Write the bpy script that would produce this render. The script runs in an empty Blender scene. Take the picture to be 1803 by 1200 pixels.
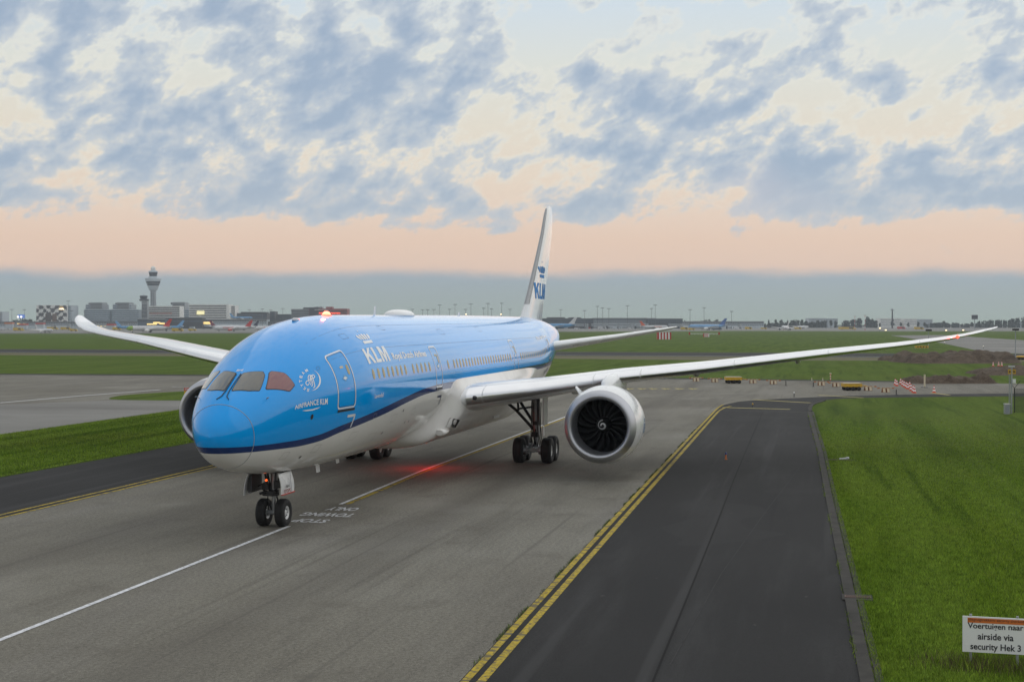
import bpy, bmesh, math, random
import numpy as np
from mathutils import Vector, Matrix
random.seed(7)
RNG = np.random.default_rng(7)
PI = math.pi
SC = bpy.context.scene
COL = SC.collection

# ------------------------------------------------------------------ camera
CAM = np.array([-42.694, -19.289, 7.441]); YAW = math.radians(-12.0665); PITCH = math.radians(-0.7121); FPX = 2457.1
FWD = np.array([math.cos(YAW)*math.cos(PITCH), -math.sin(YAW)*math.cos(PITCH), math.sin(PITCH)])
RGT = np.array([-math.sin(YAW), -math.cos(YAW), 0.0]); UPV = np.cross(RGT, FWD)
FH = np.array([math.cos(YAW), -math.sin(YAW), 0.0])
FACE = math.atan2(RGT[1], RGT[0])          # rotation that turns local x to the right of the view, local y away
cd = bpy.data.cameras.new('camera'); cam = bpy.data.objects.new('camera', cd); COL.objects.link(cam)
m = Matrix(((RGT[0], UPV[0], -FWD[0], CAM[0]), (RGT[1], UPV[1], -FWD[1], CAM[1]), (RGT[2], UPV[2], -FWD[2], CAM[2]), (0, 0, 0, 1)))
cam.matrix_world = m
cd.sensor_width = 36; cd.lens = 36*FPX/1803; cd.clip_start = 0.5; cd.clip_end = 20000
SC.camera = cam

# ------------------------------------------------------------------ node helper
class NT:
    def __init__(s, tree): s.t = tree
    def n(s, typ, *ins, out=0, **props):
        nd = s.t.nodes.new(typ)
        for k, v in props.items():
            if not k.startswith('i_'): setattr(nd, k, v)
        for i, v in enumerate(ins): s.put(nd.inputs[i], v)
        for k, v in props.items():
            if k.startswith('i_'): s.put(nd.inputs[k[2:].replace('_', ' ')], v)
        return nd
    def put(s, sock, v):
        if v is None: return
        if isinstance(v, bpy.types.Node): v = v.outputs[0]
        if isinstance(v, bpy.types.NodeSocket): s.t.links.new(v, sock)
        else:
            if hasattr(sock.default_value, '__len__') and not hasattr(v, '__len__'): v = [v]*len(sock.default_value)
            if hasattr(v, '__len__') and len(v) == 3 and len(sock.default_value) == 4: v = tuple(v)+(1,)
            sock.default_value = v
    def m(s, op, a, b=None, c=None, clamp=False):
        return s.n('ShaderNodeMath', a, b, c, operation=op, use_clamp=clamp).outputs[0]
    def mix(s, f, a, b, typ='MIX'):
        nd = s.t.nodes.new('ShaderNodeMix'); nd.data_type = 'RGBA'; nd.blend_type = typ
        s.put(nd.inputs[0], f); s.put(nd.inputs[6], a); s.put(nd.inputs[7], b)
        return nd.outputs[2]
    def noise(s, vec, scale, detail=4, rough=.55, dist=0, dim='3D'):
        nd = s.n('ShaderNodeTexNoise', noise_dimensions=dim); s.put(nd.inputs['Vector'], vec)
        nd.inputs['Scale'].default_value = scale; nd.inputs['Detail'].default_value = detail
        nd.inputs['Roughness'].default_value = rough; nd.inputs['Distortion'].default_value = dist
        return nd.outputs[0]
    def ss(s, v, a, b, lo=0., hi=1.):
        nd = s.n('ShaderNodeMapRange', interpolation_type='SMOOTHSTEP'); s.put(nd.inputs[0], v)
        nd.inputs[1].default_value = a; nd.inputs[2].default_value = b; nd.inputs[3].default_value = lo; nd.inputs[4].default_value = hi
        return nd.outputs[0]
    def ramp(s, v, stops, mode='LINEAR'):
        nd = s.n('ShaderNodeValToRGB'); s.put(nd.inputs[0], v); cr = nd.color_ramp; cr.interpolation = mode
        while len(cr.elements) < len(stops): cr.elements.new(0.5)
        for e, (p, c) in zip(cr.elements, stops): e.position = p; e.color = tuple(c)+(1,) if len(c) == 3 else c
        return nd.outputs[0]
def lin(r, g, b):
    f = lambda c: (c/255/12.92) if c/255 <= .04045 else ((c/255+.055)/1.055)**2.4
    return (f(r), f(g), f(b))

# ------------------------------------------------------------------ sky, sun, exposure
SUN_EL, SUN_AZ = math.radians(28), math.radians(-38)     # low and soft, to the right of the view
W = bpy.data.worlds.new('World'); SC.world = W; W.use_nodes = True
w = NT(W.node_tree); w.t.nodes.clear()
dirv = w.n('ShaderNodeTexCoord').outputs['Generated']
sx = w.n('ShaderNodeSeparateXYZ', dirv); dx, dy, dz = sx.outputs
el = w.m('ARCSINE', dz)                                         # elevation in radians
eld = w.m('DIVIDE', w.m('MULTIPLY', el, 180/PI), 40, clamp=True)    # 0..1 over 0..40 degrees
wav = w.noise(dirv, 9, 3, .6)
clear = w.ramp(eld, [(0, lin(232,202,182)), (.050, lin(233,200,180)), (.085, lin(232,200,178)), (.105, lin(231,204,184)), (.15, lin(230,212,192)),
                     (.2, lin(226,217,200)), (.26, lin(220,221,212)), (.32, lin(208,219,226)), (.5, lin(212,214,216)), (1, lin(206,207,208))])
band = w.ramp(w.m('DIVIDE', w.m('MULTIPLY', el, 180/PI), 2.6, clamp=True), [(0, lin(158,174,165)), (.45, lin(156,171,174)), (.80, lin(153,169,184)), (1, lin(166,172,182))])
edge = w.m('ADD', w.m('MULTIPLY', el, 180/PI), w.m('MULTIPLY', w.m('SUBTRACT', w.noise(w.n('ShaderNodeMapping', dirv, i_Scale=(7, 7, 14)), 1.5, 5, .6), .5), .95))
bandm = w.ss(edge, 1.70, 2.36, 1, 0)
# clouds: fractal noise over a slanted direction vector, so that the streets lean to the right; broad banks set the cover
cy = w.m('ADD', dy, w.m('MULTIPLY', dz, 0.55))
cz = w.m('MULTIPLY', w.m('POWER', w.m('MAXIMUM', dz, 0.001), 0.85), 1.2)
cv = w.n('ShaderNodeCombineXYZ', dx, cy, cz)
big = w.noise(w.n('ShaderNodeMapping', cv, i_Location=(3.3, 1.7, 0.4)), 26, 12, .57, .12)
fine = w.noise(w.n('ShaderNodeMapping', cv, i_Location=(0.3, 0.7, 2.4)), 70, 10, .62, .1)
fdot = w.m('ADD', w.m('MULTIPLY', dx, float(FH[0])), w.m('MULTIPLY', dy, float(FH[1])))
rdot = w.m('ADD', w.m('MULTIPLY', dx, float(RGT[0])), w.m('MULTIPLY', dy, float(RGT[1])))
azi = w.m('ARCTAN2', rdot, fdot)
bias = None
for bx_, by_, rx_, ry_, wt in ((90,60,200,110,.05),(200,170,170,120,.10),(330,40,120,60,.05),(470,190,130,140,.10),(640,170,190,170,.13),(780,60,110,90,.08),(310,270,100,60,.09),(60,310,110,50,.07),(250,365,190,30,.07),(470,355,60,22,.08),(700,378,170,34,.12),(850,372,90,45,.09),
                              (1140,215,95,120,.16),(1020,300,60,80,.10),(1060,150,45,60,.06),(1270,290,100,50,.08),(1200,370,110,40,.08),(1400,320,160,55,.15),(1570,350,190,70,.15),(1740,330,120,60,.12),(1790,180,60,70,.11),(1440,105,70,45,.07),(1590,170,90,70,.04),(1330,180,60,70,.05),
                              (1050,50,210,80,-.14),(1400,30,260,60,-.05),(1600,60,260,60,-.05),(1650,245,150,45,-.14),(1450,225,120,35,-.10),(930,200,60,150,-.10),(40,190,80,70,-.08),(390,260,60,80,-.07),(360,140,40,80,-.05),(520,290,40,50,-.07),(1020,20,260,60,-.06),(220,55,40,40,-.05)):
    a_ = math.atan((bx_-901.5)/FPX); e_ = math.atan((569.5-by_)/FPX)
    q = w.m('ADD', w.m('POWER', w.m('ABSOLUTE', w.m('DIVIDE', w.m('SUBTRACT', azi, a_), rx_/FPX)), 2), w.m('POWER', w.m('ABSOLUTE', w.m('DIVIDE', w.m('SUBTRACT', el, e_), ry_/FPX)), 2))
    q = w.m('MULTIPLY', w.m('EXPONENT', w.m('MULTIPLY', q, -1)), wt); bias = q if bias is None else w.m('ADD', bias, q)
dens = w.m('ADD', w.m('ADD', w.m('ADD', .5, w.m('MULTIPLY', w.m('SUBTRACT', big, .5), 1.85)), w.m('MULTIPLY', w.m('SUBTRACT', fine, .5), .46)), w.m('ADD', w.m('MULTIPLY', bias, 1.25), .022))
low = w.ss(w.m('MULTIPLY', el, 180/PI), 3.2, 4.8)                # no cloud in the clear peach strip
dens = w.m('ADD', dens, w.m('MULTIPLY', w.m('SUBTRACT', low, 1), .4))
soft = w.m('SUBTRACT', dens, w.m('MULTIPLY', w.m('SUBTRACT', fine, .5), .36))
veil = w.ss(dens, .445, .63); thick = w.ss(soft, .50, .82)
mask = w.m('ADD', w.m('MULTIPLY', veil, .70), w.m('MULTIPLY', thick, .30))
core = w.ss(soft, .55, .95)
rim = w.m('MULTIPLY', w.ss(dens, .36, .50), w.ss(w.m('MULTIPLY', el, 180/PI), 3.5, 7))
clear = w.mix(w.m('MULTIPLY', rim, .55), clear, lin(231,228,216))
ccol = w.mix(core, lin(183,193,205), lin(155,172,193))
pink = w.ss(w.noise(w.n('ShaderNodeMapping', cv, i_Location=(1.1, 7.2, 2.3)), 8, 3, .5), .52, .75)
ccol = w.mix(w.m('MULTIPLY', pink, .5), ccol, lin(196,194,204))
lowt = w.ss(w.m('MULTIPLY', el, 180/PI), 3.2, 7.0, .40, 0)
ccol = w.mix(lowt, ccol, lin(196,200,204))
skyc = w.mix(mask, clear, ccol)
skyc = w.mix(bandm, skyc, band)
nish = w.n('ShaderNodeTexSky', sky_type='NISHITA', sun_disc=False, sun_elevation=SUN_EL, sun_rotation=SUN_AZ)
skyc = w.mix(1.0, skyc, w.mix(1.0, nish.outputs[0], (.012, .012, .012), 'MULTIPLY'), 'ADD')
below = w.ss(dz, -.02, 0.0)
skyc = w.mix(below, lin(90, 96, 84), skyc)
bg = w.n('ShaderNodeBackground', skyc, 1.0)
w.n('ShaderNodeOutputWorld', bg)
sl = bpy.data.lights.new('sun', 'SUN'); sl.energy = 1.0; sl.angle = math.radians(120); sl.color = (1, .95, .89)
so = bpy.data.objects.new('sun', sl); COL.objects.link(so)
_sd = Vector((math.cos(SUN_EL)*math.cos(SUN_AZ), math.cos(SUN_EL)*math.sin(SUN_AZ), math.sin(SUN_EL)))   # towards the sun
so.rotation_euler = _sd.to_track_quat('Z', 'Y').to_euler()
SC.view_settings.view_transform = 'Standard'; SC.view_settings.look = 'None'; SC.view_settings.gamma = 1; SC.view_settings.exposure = 0
SC.cycles.max_bounces = 6; SC.cycles.use_denoising = True

# ------------------------------------------------------------------ measuring helpers
def ray(x, y): return FWD+(x-901.5)/FPX*RGT-(y-600)/FPX*UPV
def at(x, y, z=0.0):
    d = ray(x, y); return CAM+(z-CAM[2])/d[2]*d
def atY(x, y, Y):
    d = ray(x, y); return CAM+(Y-CAM[1])/d[1]*d
def gpos(px, D, z=0.0):
    p = CAM+FH*D+RGT*((px-901.5)/FPX*D); return (p[0], p[1], z)
def zrow(row, D): return CAM[2]+(569.46-row)/FPX*D
def drow(row): return CAM[2]*FPX/(row-569.46)

# ------------------------------------------------------------------ mesh builder
class MB:
    def __init__(s): s.v = []; s.f = []; s.mi = []; s.cur = 0; s.sm = []
    def add(s, vs, fs, smooth=False):
        b = len(s.v); s.v += [tuple(map(float, p)) for p in vs]
        for f in fs: s.f.append([b+i for i in f]); s.mi.append(s.cur); s.sm.append(smooth)
        return s
    def box(s, x0, x1, y0, y1, z0, z1, M=None):
        vs = [(x, y, z) for x in (x0, x1) for y in (y0, y1) for z in (z0, z1)]
        if M is not None: vs = [tuple(M @ Vector(p)) for p in vs]
        return s.add(vs, [(0,1,3,2), (4,6,7,5), (0,4,5,1), (2,3,7,6), (0,2,6,4), (1,5,7,3)])
    def rings(s, R, close=False, caps=True, smooth=True):
        n = len(R[0]); vs = [p for r in R for p in r]; fs = []
        for i in range(len(R)-(0 if close else 1)):
            a = i*n; b = ((i+1) % len(R))*n
            for j in range(n): fs.append((a+j, a+(j+1) % n, b+(j+1) % n, b+j))
        s.add(vs, fs, smooth)
        if caps and not close: 
            s.add(R[0], [tuple(range(n))[::-1]]); s.add(R[-1], [tuple(range(n))])
        return s
    def tube(s, pts, rad, n=8, smooth=True):
        pts = [Vector(p) for p in pts]; R = []
        rad = rad if hasattr(rad, '__len__') else [rad]*len(pts)
        for i, p in enumerate(pts):
            d = (pts[min(i+1, len(pts)-1)]-pts[max(i-1, 0)]).normalized()
            a = d.orthogonal().normalized() if i == 0 else (a-d*a.dot(d)).normalized()
            b = d.cross(a)
            R.append([p+(a*math.cos(2*PI*k/n)+b*math.sin(2*PI*k/n))*rad[i] for k in range(n)])
        return s.rings(R, smooth=smooth)
    def lathe(s, prof, axis='X', c=(0,0,0), n=48, caps=False, close=False, smooth=True, a0=0, sq=1):
        R = []
        for u, r in prof:
            ring = []
            for k in range(n):
                t = a0+2*PI*k/n; p, q = r*math.cos(t), r*math.sin(t)*sq
                ring.append({'X': (c[0]+u, c[1]+p, c[2]+q), 'Y': (c[0]+p, c[1]+u, c[2]+q), 'Z': (c[0]+p, c[1]+q, c[2]+u)}[axis])
            R.append(ring)
        return s.rings(R, close=close, caps=caps, smooth=smooth)
    def prism(s, poly, z0, z1, M=None):
        n = len(poly); vs = [(x, y, z0) for x, y in poly]+[(x, y, z1) for x, y in poly]
        if M is not None: vs = [tuple(M @ Vector(p)) for p in vs]
        return s.add(vs, [tuple(range(n))[::-1], tuple(range(n, 2*n))]+[(i, (i+1) % n, n+(i+1) % n, n+i) for i in range(n)])
    def mesh(s, name, mats):
        me = bpy.data.meshes.new(name); me.from_pydata(s.v, [], s.f)
        for mt in (mats if isinstance(mats, (list, tuple)) else [mats]): me.materials.append(mt)
        me.polygons.foreach_set('material_index', s.mi); me.polygons.foreach_set('use_smooth', s.sm)
        bm = bmesh.new(); bm.from_mesh(me); bmesh.ops.recalc_face_normals(bm, faces=bm.faces); bm.to_mesh(me); bm.free()
        return me
    def build(s, name, mats, parent=None, loc=(0,0,0), rz=0, recalc=True):
        o = bpy.data.objects.new(name, s.mesh(name, mats)); COL.objects.link(o)
        o.location = loc; o.rotation_euler = (0, 0, rz)
        if parent is not None: o.parent = parent
        return o
def tag(o, label, cat, group=None, kind=None):
    if label: o['label'] = label
    if cat: o['category'] = cat
    if group: o['group'] = group
    if kind: o['kind'] = kind
    return o
def thing(name, label, cat, loc=(0,0,0), rz=0, group=None):
    o = bpy.data.objects.new(name, None); COL.objects.link(o); o.empty_display_size = .2
    o.location = loc; o.rotation_euler = (0, 0, rz)
    return tag(o, label, cat, group)
def struct(o): o['kind'] = 'structure'; return o
def dup(root, loc, rz, label=None):
    r = root.copy(); COL.objects.link(r); r.location = loc; r.rotation_euler = (0, 0, rz)
    if label: r['label'] = label
    for ch in list(root.children):
        c = ch.copy(); COL.objects.link(c); c.parent = r
        for g in ch.children:
            d = g.copy(); COL.objects.link(d); d.parent = c
    return r

# ------------------------------------------------------------------ materials
def mat(name, col, rough=.5, metal=0, coat=0, var=.08, vscale=3, bump=0, bscale=40, emit=None, estr=1, spec=.5, coord='Object', dirt=None):
    M = bpy.data.materials.new(name); M.use_nodes = True; t = NT(M.node_tree); b = t.t.nodes['Principled BSDF']
    tc = t.n('ShaderNodeTexCoord').outputs[coord]
    nz = t.noise(tc, vscale, 5, .6)
    c = t.mix(1.0, tuple(col), t.ramp(nz, [(.3, (1-var,)*3), (.7, (1+var*.6,)*3)]), 'MULTIPLY')
    if dirt: c = t.mix(t.m('MULTIPLY', t.ss(t.noise(tc, vscale*.6, 6, .7), .5, .75), dirt[1]), c, dirt[0])
    t.put(b.inputs['Base Color'], c); b.inputs['Metallic'].default_value = metal
    t.put(b.inputs['Roughness'], t.m('ADD', rough-.04, t.m('MULTIPLY', nz, .08)))
    b.inputs['Coat Weight'].default_value = coat; b.inputs['Coat Roughness'].default_value = .06
    b.inputs['Specular IOR Level'].default_value = spec
    if bump:
        bn = t.n('ShaderNodeBump', i_Strength=bump, i_Height=t.noise(tc, bscale, 5, .6), i_Distance=.02); t.put(b.inputs['Normal'], bn)
    if emit: b.inputs['Emission Color'].default_value = tuple(emit)+(1,); b.inputs['Emission Strength'].default_value = estr
    return M
MW = mat('white_paint', (.80,.81,.81), .28, coat=.4, var=.04, vscale=.8)
MGREY = mat('grey_paint', (.50,.515,.535), .3, coat=.3, var=.06, vscale=.7)
MWING = mat('wing_paint', (.84,.85,.86), .26, coat=.5, var=.05, vscale=.5)
MBLUE = mat('blue_paint', (.0,.225,.56), .25, coat=.6, var=.03, vscale=.6)
MLBLUE = mat('light_blue_paint', (.10,.36,.66), .4, var=.06)
MNAVY = mat('navy_paint', (.004,.018,.085), .3, coat=.4, var=.05)
MALU = mat('polished_metal', (.50,.51,.54), .46, metal=1, var=.05, vscale=1.5)
MSLAT = mat('slat_metal', (.80,.81,.83), .30, metal=1, var=.04, vscale=1.0)
MDUCT = mat('inlet_liner', (.30,.31,.33), .45, metal=.6, var=.05, vscale=3)
MSTEEL = mat('gear_metal', (.30,.31,.32), .4, metal=.6, var=.15, vscale=6)
MDARK = mat('dark_metal', (.035,.035,.038), .5, metal=.3, var=.25, vscale=6)
MBLK = mat('black_paint', (.008,.008,.009), .35, var=.1)
MFAN = mat('fan_blade', (.006,.0065,.008), .42, metal=.0, var=.1, spec=.25)
MTYRE = mat('tyre_rubber', (.012,.012,.013), .75, var=.25, vscale=8)
MRIM = mat('wheel_rim', (.62,.63,.63), .35, metal=.2, var=.1)
MGLASS = mat('cockpit_glass', (.050,.052,.040), .05, var=.28, vscale=.9, coat=1, spec=.7)  # mottled reflections are painted into the panes as colour noise
MGLASSR = mat('side_glass_painted_light', (.17,.010,.016), .05, var=.25, vscale=1.2, coat=1, spec=.7)  # red cockpit light and mottled reflections are put into the glass colour
MCABW = mat('cabin_window_glass', (.42,.34,.16), .25, var=.15, vscale=2)
MREDL = mat('red_beacon_lens', (.8,.02,.01), .3, emit=(1,.03,.015), estr=9)
MREDH = mat('beacon_core', (1,.6,.5), .3, emit=(1,.24,.09), estr=2.6)
MORL = mat('orange_lamp', (.9,.2,.02), .3, emit=(1,.12,.02), estr=1.5)
MLAMP = mat('warm_lamp', (1,.85,.6), .3, emit=(1,.75,.42), estr=3)
MLAMPW = mat('white_lamp', (1,.95,.85), .3, emit=(1,.90,.75), estr=2)
MRED = mat('red_paint', (.50,.035,.02), .45, var=.12)
MORANGE = mat('orange_paint', (.62,.16,.025), .5, var=.15, vscale=5)
MYEL = mat('yellow_paint', (.60,.36,.02), .45, var=.12, vscale=2)
MGREEN = mat('green_paint', (.09,.22,.03), .45)
MPOLE = mat('galvanised_steel', (.33,.35,.36), .5, metal=.3, var=.12)
MCREAM = mat('cream_panel', (.66,.58,.42), .6, var=.1)
MINK = mat('black_lettering', (.012,.012,.02), .6, var=.05)
MGRAYL = mat('grey_seam', (.34,.36,.38), .4, var=.05)
# ------------------------------------------------------------------ ground materials
def ground_mat(name, kind):
    M = bpy.data.materials.new(name); M.use_nodes = True; t = NT(M.node_tree); b = t.t.nodes['Principled BSDF']
    tc = t.n('ShaderNodeTexCoord').outputs['Object']
    st = t.n('ShaderNodeMapping', tc, i_Scale=(.12, 1, 1))          # stretched along the taxiway
    n1 = t.noise(tc, .055, 5, .6); n2 = t.noise(st, .5, 6, .65); n3 = t.noise(tc, 9, 4, .7); n4 = t.noise(tc, 45, 3, .7)
    b.inputs['Roughness'].default_value = .85; b.inputs['Specular IOR Level'].default_value = .18
    if kind == 'concrete':
        c = t.ramp(n1, [(.3, (.150,.139,.112)), (.5, (.190,.179,.147)), (.72, (.224,.215,.182))])
        c = t.mix(t.ss(n2, .42, .70, 0, .6), c, (.115,.106,.088))
        c = t.mix(t.ss(t.noise(st, .16, 4, .6), .50, .70, 0, .35), c, (.24,.228,.21))
        c = t.mix(.6, c, t.ramp(n3, [(.3, (.5,)*3), (.7, (1.45,)*3)]), 'MULTIPLY')
        c = t.mix(.85, c, t.ramp(n4, [(.3, (.40,)*3), (.7, (1.55,)*3)]), 'MULTIPLY')
        c = t.mix(t.ss(t.noise(tc, .35, 6, .7), .53, .70, 0, .5), c, (.110,.100,.082)); c = t.mix(t.ss(t.noise(tc, .11, 3, .6), .55, .68, 0, .35), c, (.245,.232,.20))
        rb = t.noise(t.n('ShaderNodeMapping', tc, i_Rotation=(0, 0, math.radians(-3)), i_Scale=(.02, 1.6, 1)), 1.0, 3, .5); c = t.mix(t.ss(rb, .60, .70, 0, .45), c, (.095,.087,.075))
        # worn strip along the wheel tracks, rubber marks
        sy = t.n('ShaderNodeSeparateXYZ', tc).outputs[1]
        ab = t.m('ABSOLUTE', t.m('ADD', sy, .3)); tr = t.m('MULTIPLY', t.ss(ab, 3.6, 4.8), t.ss(ab, 5.2, 6.8, 1, 0))
        c = t.mix(t.m('MULTIPLY', tr, .32), c, (.085,.077,.066))
        # hairline joints between the slabs
        sxx = t.n('ShaderNodeSeparateXYZ', tc).outputs[0]
        jn = t.m('ABSOLUTE', t.m('SUBTRACT', t.m('FRACT', t.m('DIVIDE', t.m('ADD', sy, 100.4), 5.6)), .5))
        c = t.mix(t.m('MULTIPLY', t.ss(jn, 0, .004, 1, 0), t.ss(n2, .4, .6, 0, .5)), c, (.075,.07,.065))
        spot = t.noise(tc, 1.3, 2, .5); c = t.mix(t.ss(spot, .73, .78, 0, .4), c, (.08,.075,.07))
        bmp = t.n('ShaderNodeBump', i_Strength=.25, i_Height=n4, i_Distance=.01)
    elif kind == 'apron':
        c = t.ramp(n1, [(.3, (.185,.180,.165)), (.7, (.265,.26,.242))])
        c = t.mix(t.ss(t.noise(t.n('ShaderNodeMapping', tc, i_Scale=(.25, .05, 1)), .3, 5, .65), .45, .7, 0, .55), c, (.115,.108,.10))
        c = t.mix(.35, c, t.ramp(n3, [(.3, (.6,)*3), (.7, (1.35,)*3)]), 'MULTIPLY')
        bmp = t.n('ShaderNodeBump', i_Strength=.2, i_Height=n4, i_Distance=.01)
    elif kind == 'asphalt':
        c = t.ramp(n1, [(.3, (.0155,.0155,.0155)), (.7, (.024,.024,.024))])
        c = t.mix(t.ss(n2, .45, .75, 0, .75), c, (.042,.042,.042))
        c = t.mix(t.ss(t.noise(st, .22, 5, .6), .52, .72, 0, .6), c, (.015,.0155,.016))
        c = t.mix(.85, c, t.ramp(n4, [(.3, (.4,)*3), (.7, (1.6,)*3)]), 'MULTIPLY')
        tr1 = t.noise(t.n('ShaderNodeMapping', tc, i_Rotation=(0, 0, math.radians(4)), i_Scale=(.015, 1.1, 1)), 1.0, 2, .5); c = t.mix(t.ss(tr1, .58, .66, 0, .55), c, (.048,.048,.048)); c = t.mix(t.ss(tr1, .36, .30, 0, .4), c, (.012,.012,.013))
        pt = t.noise(tc, .16, 1, .4); c = t.mix(t.ss(pt, .60, .605, 0, .45), c, (.030,.030,.030))
        spot = t.noise(tc, 1.7, 2, .5); c = t.mix(t.ss(spot, .74, .78, 0, .35), c, (.16,.15,.14))
        bmp = t.n('ShaderNodeBump', i_Strength=.3, i_Height=n4, i_Distance=.01)
    elif kind in ('grass', 'blade', 'blade2', 'blade3'):
        cs = t.n('ShaderNodeMapping', tc, i_Rotation=(0, 0, FACE), i_Scale=(.10, .55, 1))
        c = t.ramp(t.noise(cs, .35, 6, .68), [(.28, (.052,.088,.011)), (.5, (.080,.128,.014)), (.72, (.112,.158,.022))])
        c = t.mix(t.ss(n1, .45, .7, 0, .5), c, (.108,.128,.026))
        c = t.mix(t.ss(t.noise(cs, .09, 4, .6), .55, .72, 0, .55), c, (.036,.062,.010))
        mow = t.n('ShaderNodeMapping', tc, i_Rotation=(0, 0, math.radians(27)), i_Scale=(.022, .42, 1))
        c = t.mix(t.ss(t.noise(mow, 1.0, 3, .55), .40, .60, 0, .55), c, (.120,.172,.030))
        c = t.mix(t.ss(t.noise(mow, 1.9, 4, .6), .56, .68, 0, .6), c, (.036,.066,.009))
        c = t.mix(t.ss(t.noise(tc, .9, 6, .72), .56, .70, 0, .7), c, (.034,.060,.010))
        c = t.mix(t.ss(t.noise(tc, .55, 5, .7), .60, .72, 0, .55), c, (.130,.150,.030))
        c = t.mix(.7, c, t.ramp(t.noise(tc, 2.5, 6, .75), [(.3, (.45,)*3), (.7, (1.5,)*3)]), 'MULTIPLY')
        if kind == 'grass':
            c = t.mix(.5, c, t.ramp(t.noise(tc, 22, 4, .7), [(.3, (.4,)*3), (.7, (1.5,)*3)]), 'MULTIPLY'); c = t.mix(1.0, c, (.90, .93, .80), 'MULTIPLY')
            bmp = t.n('ShaderNodeBump', i_Strength=.7, i_Height=t.noise(tc, 18, 4, .7), i_Distance=.05)
        else:
            c = t.mix(1.0, c, {'blade': (2.15, 2.2, 1.9), 'blade2': (3.0, 2.8, 2.4), 'blade3': (1.05, 1.15, 1.0)}[kind], 'MULTIPLY'); bmp = None
        b.inputs['Specular IOR Level'].default_value = .03
    elif kind == 'dry':
        c = t.ramp(t.noise(tc, .4, 5, .7), [(.3, (.105,.085,.05)), (.5, (.13,.115,.06)), (.7, (.09,.105,.035))]); bmp = None
    elif kind == 'soil':
        c = t.ramp(t.noise(tc, .5, 6, .72), [(.3, (.062,.045,.032)), (.5, (.115,.086,.062)), (.72, (.17,.135,.10))])
        c = t.mix(.6, c, t.ramp(t.noise(tc, 4, 5, .75), [(.3, (.45,)*3), (.7, (1.4,)*3)]), 'MULTIPLY')
        bmp = t.n('ShaderNodeBump', i_Strength=1, i_Height=t.noise(tc, 3, 6, .75), i_Distance=.25)
    elif kind in ('yellow', 'white', 'pale', 'straw'):
        base = {'yellow': (.50,.37,.045), 'white': (.72,.73,.75), 'pale': (.30,.28,.22), 'straw': (.52,.45,.19)}[kind]
        c = t.mix(1.0, base, t.ramp(t.noise(tc, 5, 6, .75), [(.3, (.55,)*3), (.65, (1.15,)*3)]), 'MULTIPLY')
        wear = t.ss(t.noise(tc, 7, 6, .75), *((.50, .58, 0, .8) if kind == 'yellow' else (.55, .66, 0, .6)))
        if kind == 'yellow': wear = t.m('MAXIMUM', wear, t.ss(t.noise(t.n('ShaderNodeMapping', tc, i_Scale=(1, .25, 1)), 3.2, 3, .6), .56, .60, 0, .85))
        c = t.mix(wear, c, (.10,.095,.08)); bmp = None
    elif kind == 'kerb':
        c = t.ramp(t.noise(tc, 1.2, 5, .7), [(.3, (.028,.027,.024)), (.7, (.066,.062,.055))])
        fr = t.m('FRACT', t.m('DIVIDE', t.n('ShaderNodeSeparateXYZ', tc).outputs[0], 1.0))
        c = t.mix(t.ss(t.m('ABSOLUTE', t.m('SUBTRACT', fr, .5)), .47, .49, 0, .75), c, (.04,.045,.03)); bmp = None
    t.put(b.inputs['Base Color'], c)
    if bmp: t.put(b.inputs['Normal'], bmp)
    return M
GM = {k: ground_mat('ground_'+k, k) for k in ('concrete', 'apron', 'asphalt', 'grass', 'blade', 'blade2', 'blade3', 'dry', 'soil', 'yellow', 'white', 'pale', 'straw', 'kerb')}

def sheet(name, pts, z, mt, label=None):
    bm = bmesh.new(); vs = [bm.verts.new((float(p[0]), float(p[1]), z)) for p in pts]
    f = bm.faces.new(vs); bmesh.ops.triangulate(bm, faces=[f])
    bmesh.ops.recalc_face_normals(bm, faces=bm.faces)
    for f in bm.faces:
        if f.normal.z < 0: f.normal_flip()
    me = bpy.data.meshes.new(name); bm.to_mesh(me); bm.free(); me.materials.append(mt)
    o = bpy.data.objects.new(name, me); COL.objects.link(o); return struct(o)
def smooth_line(pts, n=6):
    P = [Vector((p[0], p[1], 0)) for p in pts]; out = []
    for i in range(len(P)-1):
        a, b, c, d = P[max(i-1, 0)], P[i], P[i+1], P[min(i+2, len(P)-1)]
        for k in range(n):
            t = k/n; out.append(.5*((2*b)+(c-a)*t+(2*a-5*b+4*c-d)*t*t+(3*b-a-3*c+d)*t**3))
    out.append(P[-1]); return [(p.x, p.y) for p in out]
def stripe(name, pts, wd, z, mt):
    P = [Vector((p[0], p[1])) for p in pts]; L = []; R_ = []
    for i, p in enumerate(P):
        d = (P[min(i+1, len(P)-1)]-P[max(i-1, 0)]).normalized(); nn = Vector((-d.y, d.x))*wd/2
        L.append(p+nn); R_.append(p-nn)
    mb = MB(); n = len(P); mb.add([(p.x, p.y, z) for p in L+R_], [(i, i+1, n+i+1, n+i) for i in range(n-1)])
    o = mb.build(name, mt); return struct(o)
def P_(*pp): return [at(x, y)[:2] for x, y in pp]

# the grass plain, one sheet to the horizon
g = 9000; struct(MB().add([(-g, -g, 0), (g, -g, 0), (g, g, 0), (-g, g, 0)], [(0, 1, 2, 3)]).build('grass_field', GM['grass']))
# far apron in front of the terminal
far_ap = [at(-900, 587.6)[:2], at(230, 587.0)[:2], at(700, 585.4)[:2], at(1300, 582.2)[:2], at(1500, 582.8)[:2], at(2600, 583)[:2], at(2600, 572.6)[:2], at(-900, 573.2)[:2]]
sheet('far_apron', far_ap, .004, GM['apron'])
stripe('far_taxiway', P_((-900, 586.6), (230, 586.2), (700, 584.6), (1000, 583.4)), 38, .008, GM['asphalt'])
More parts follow.
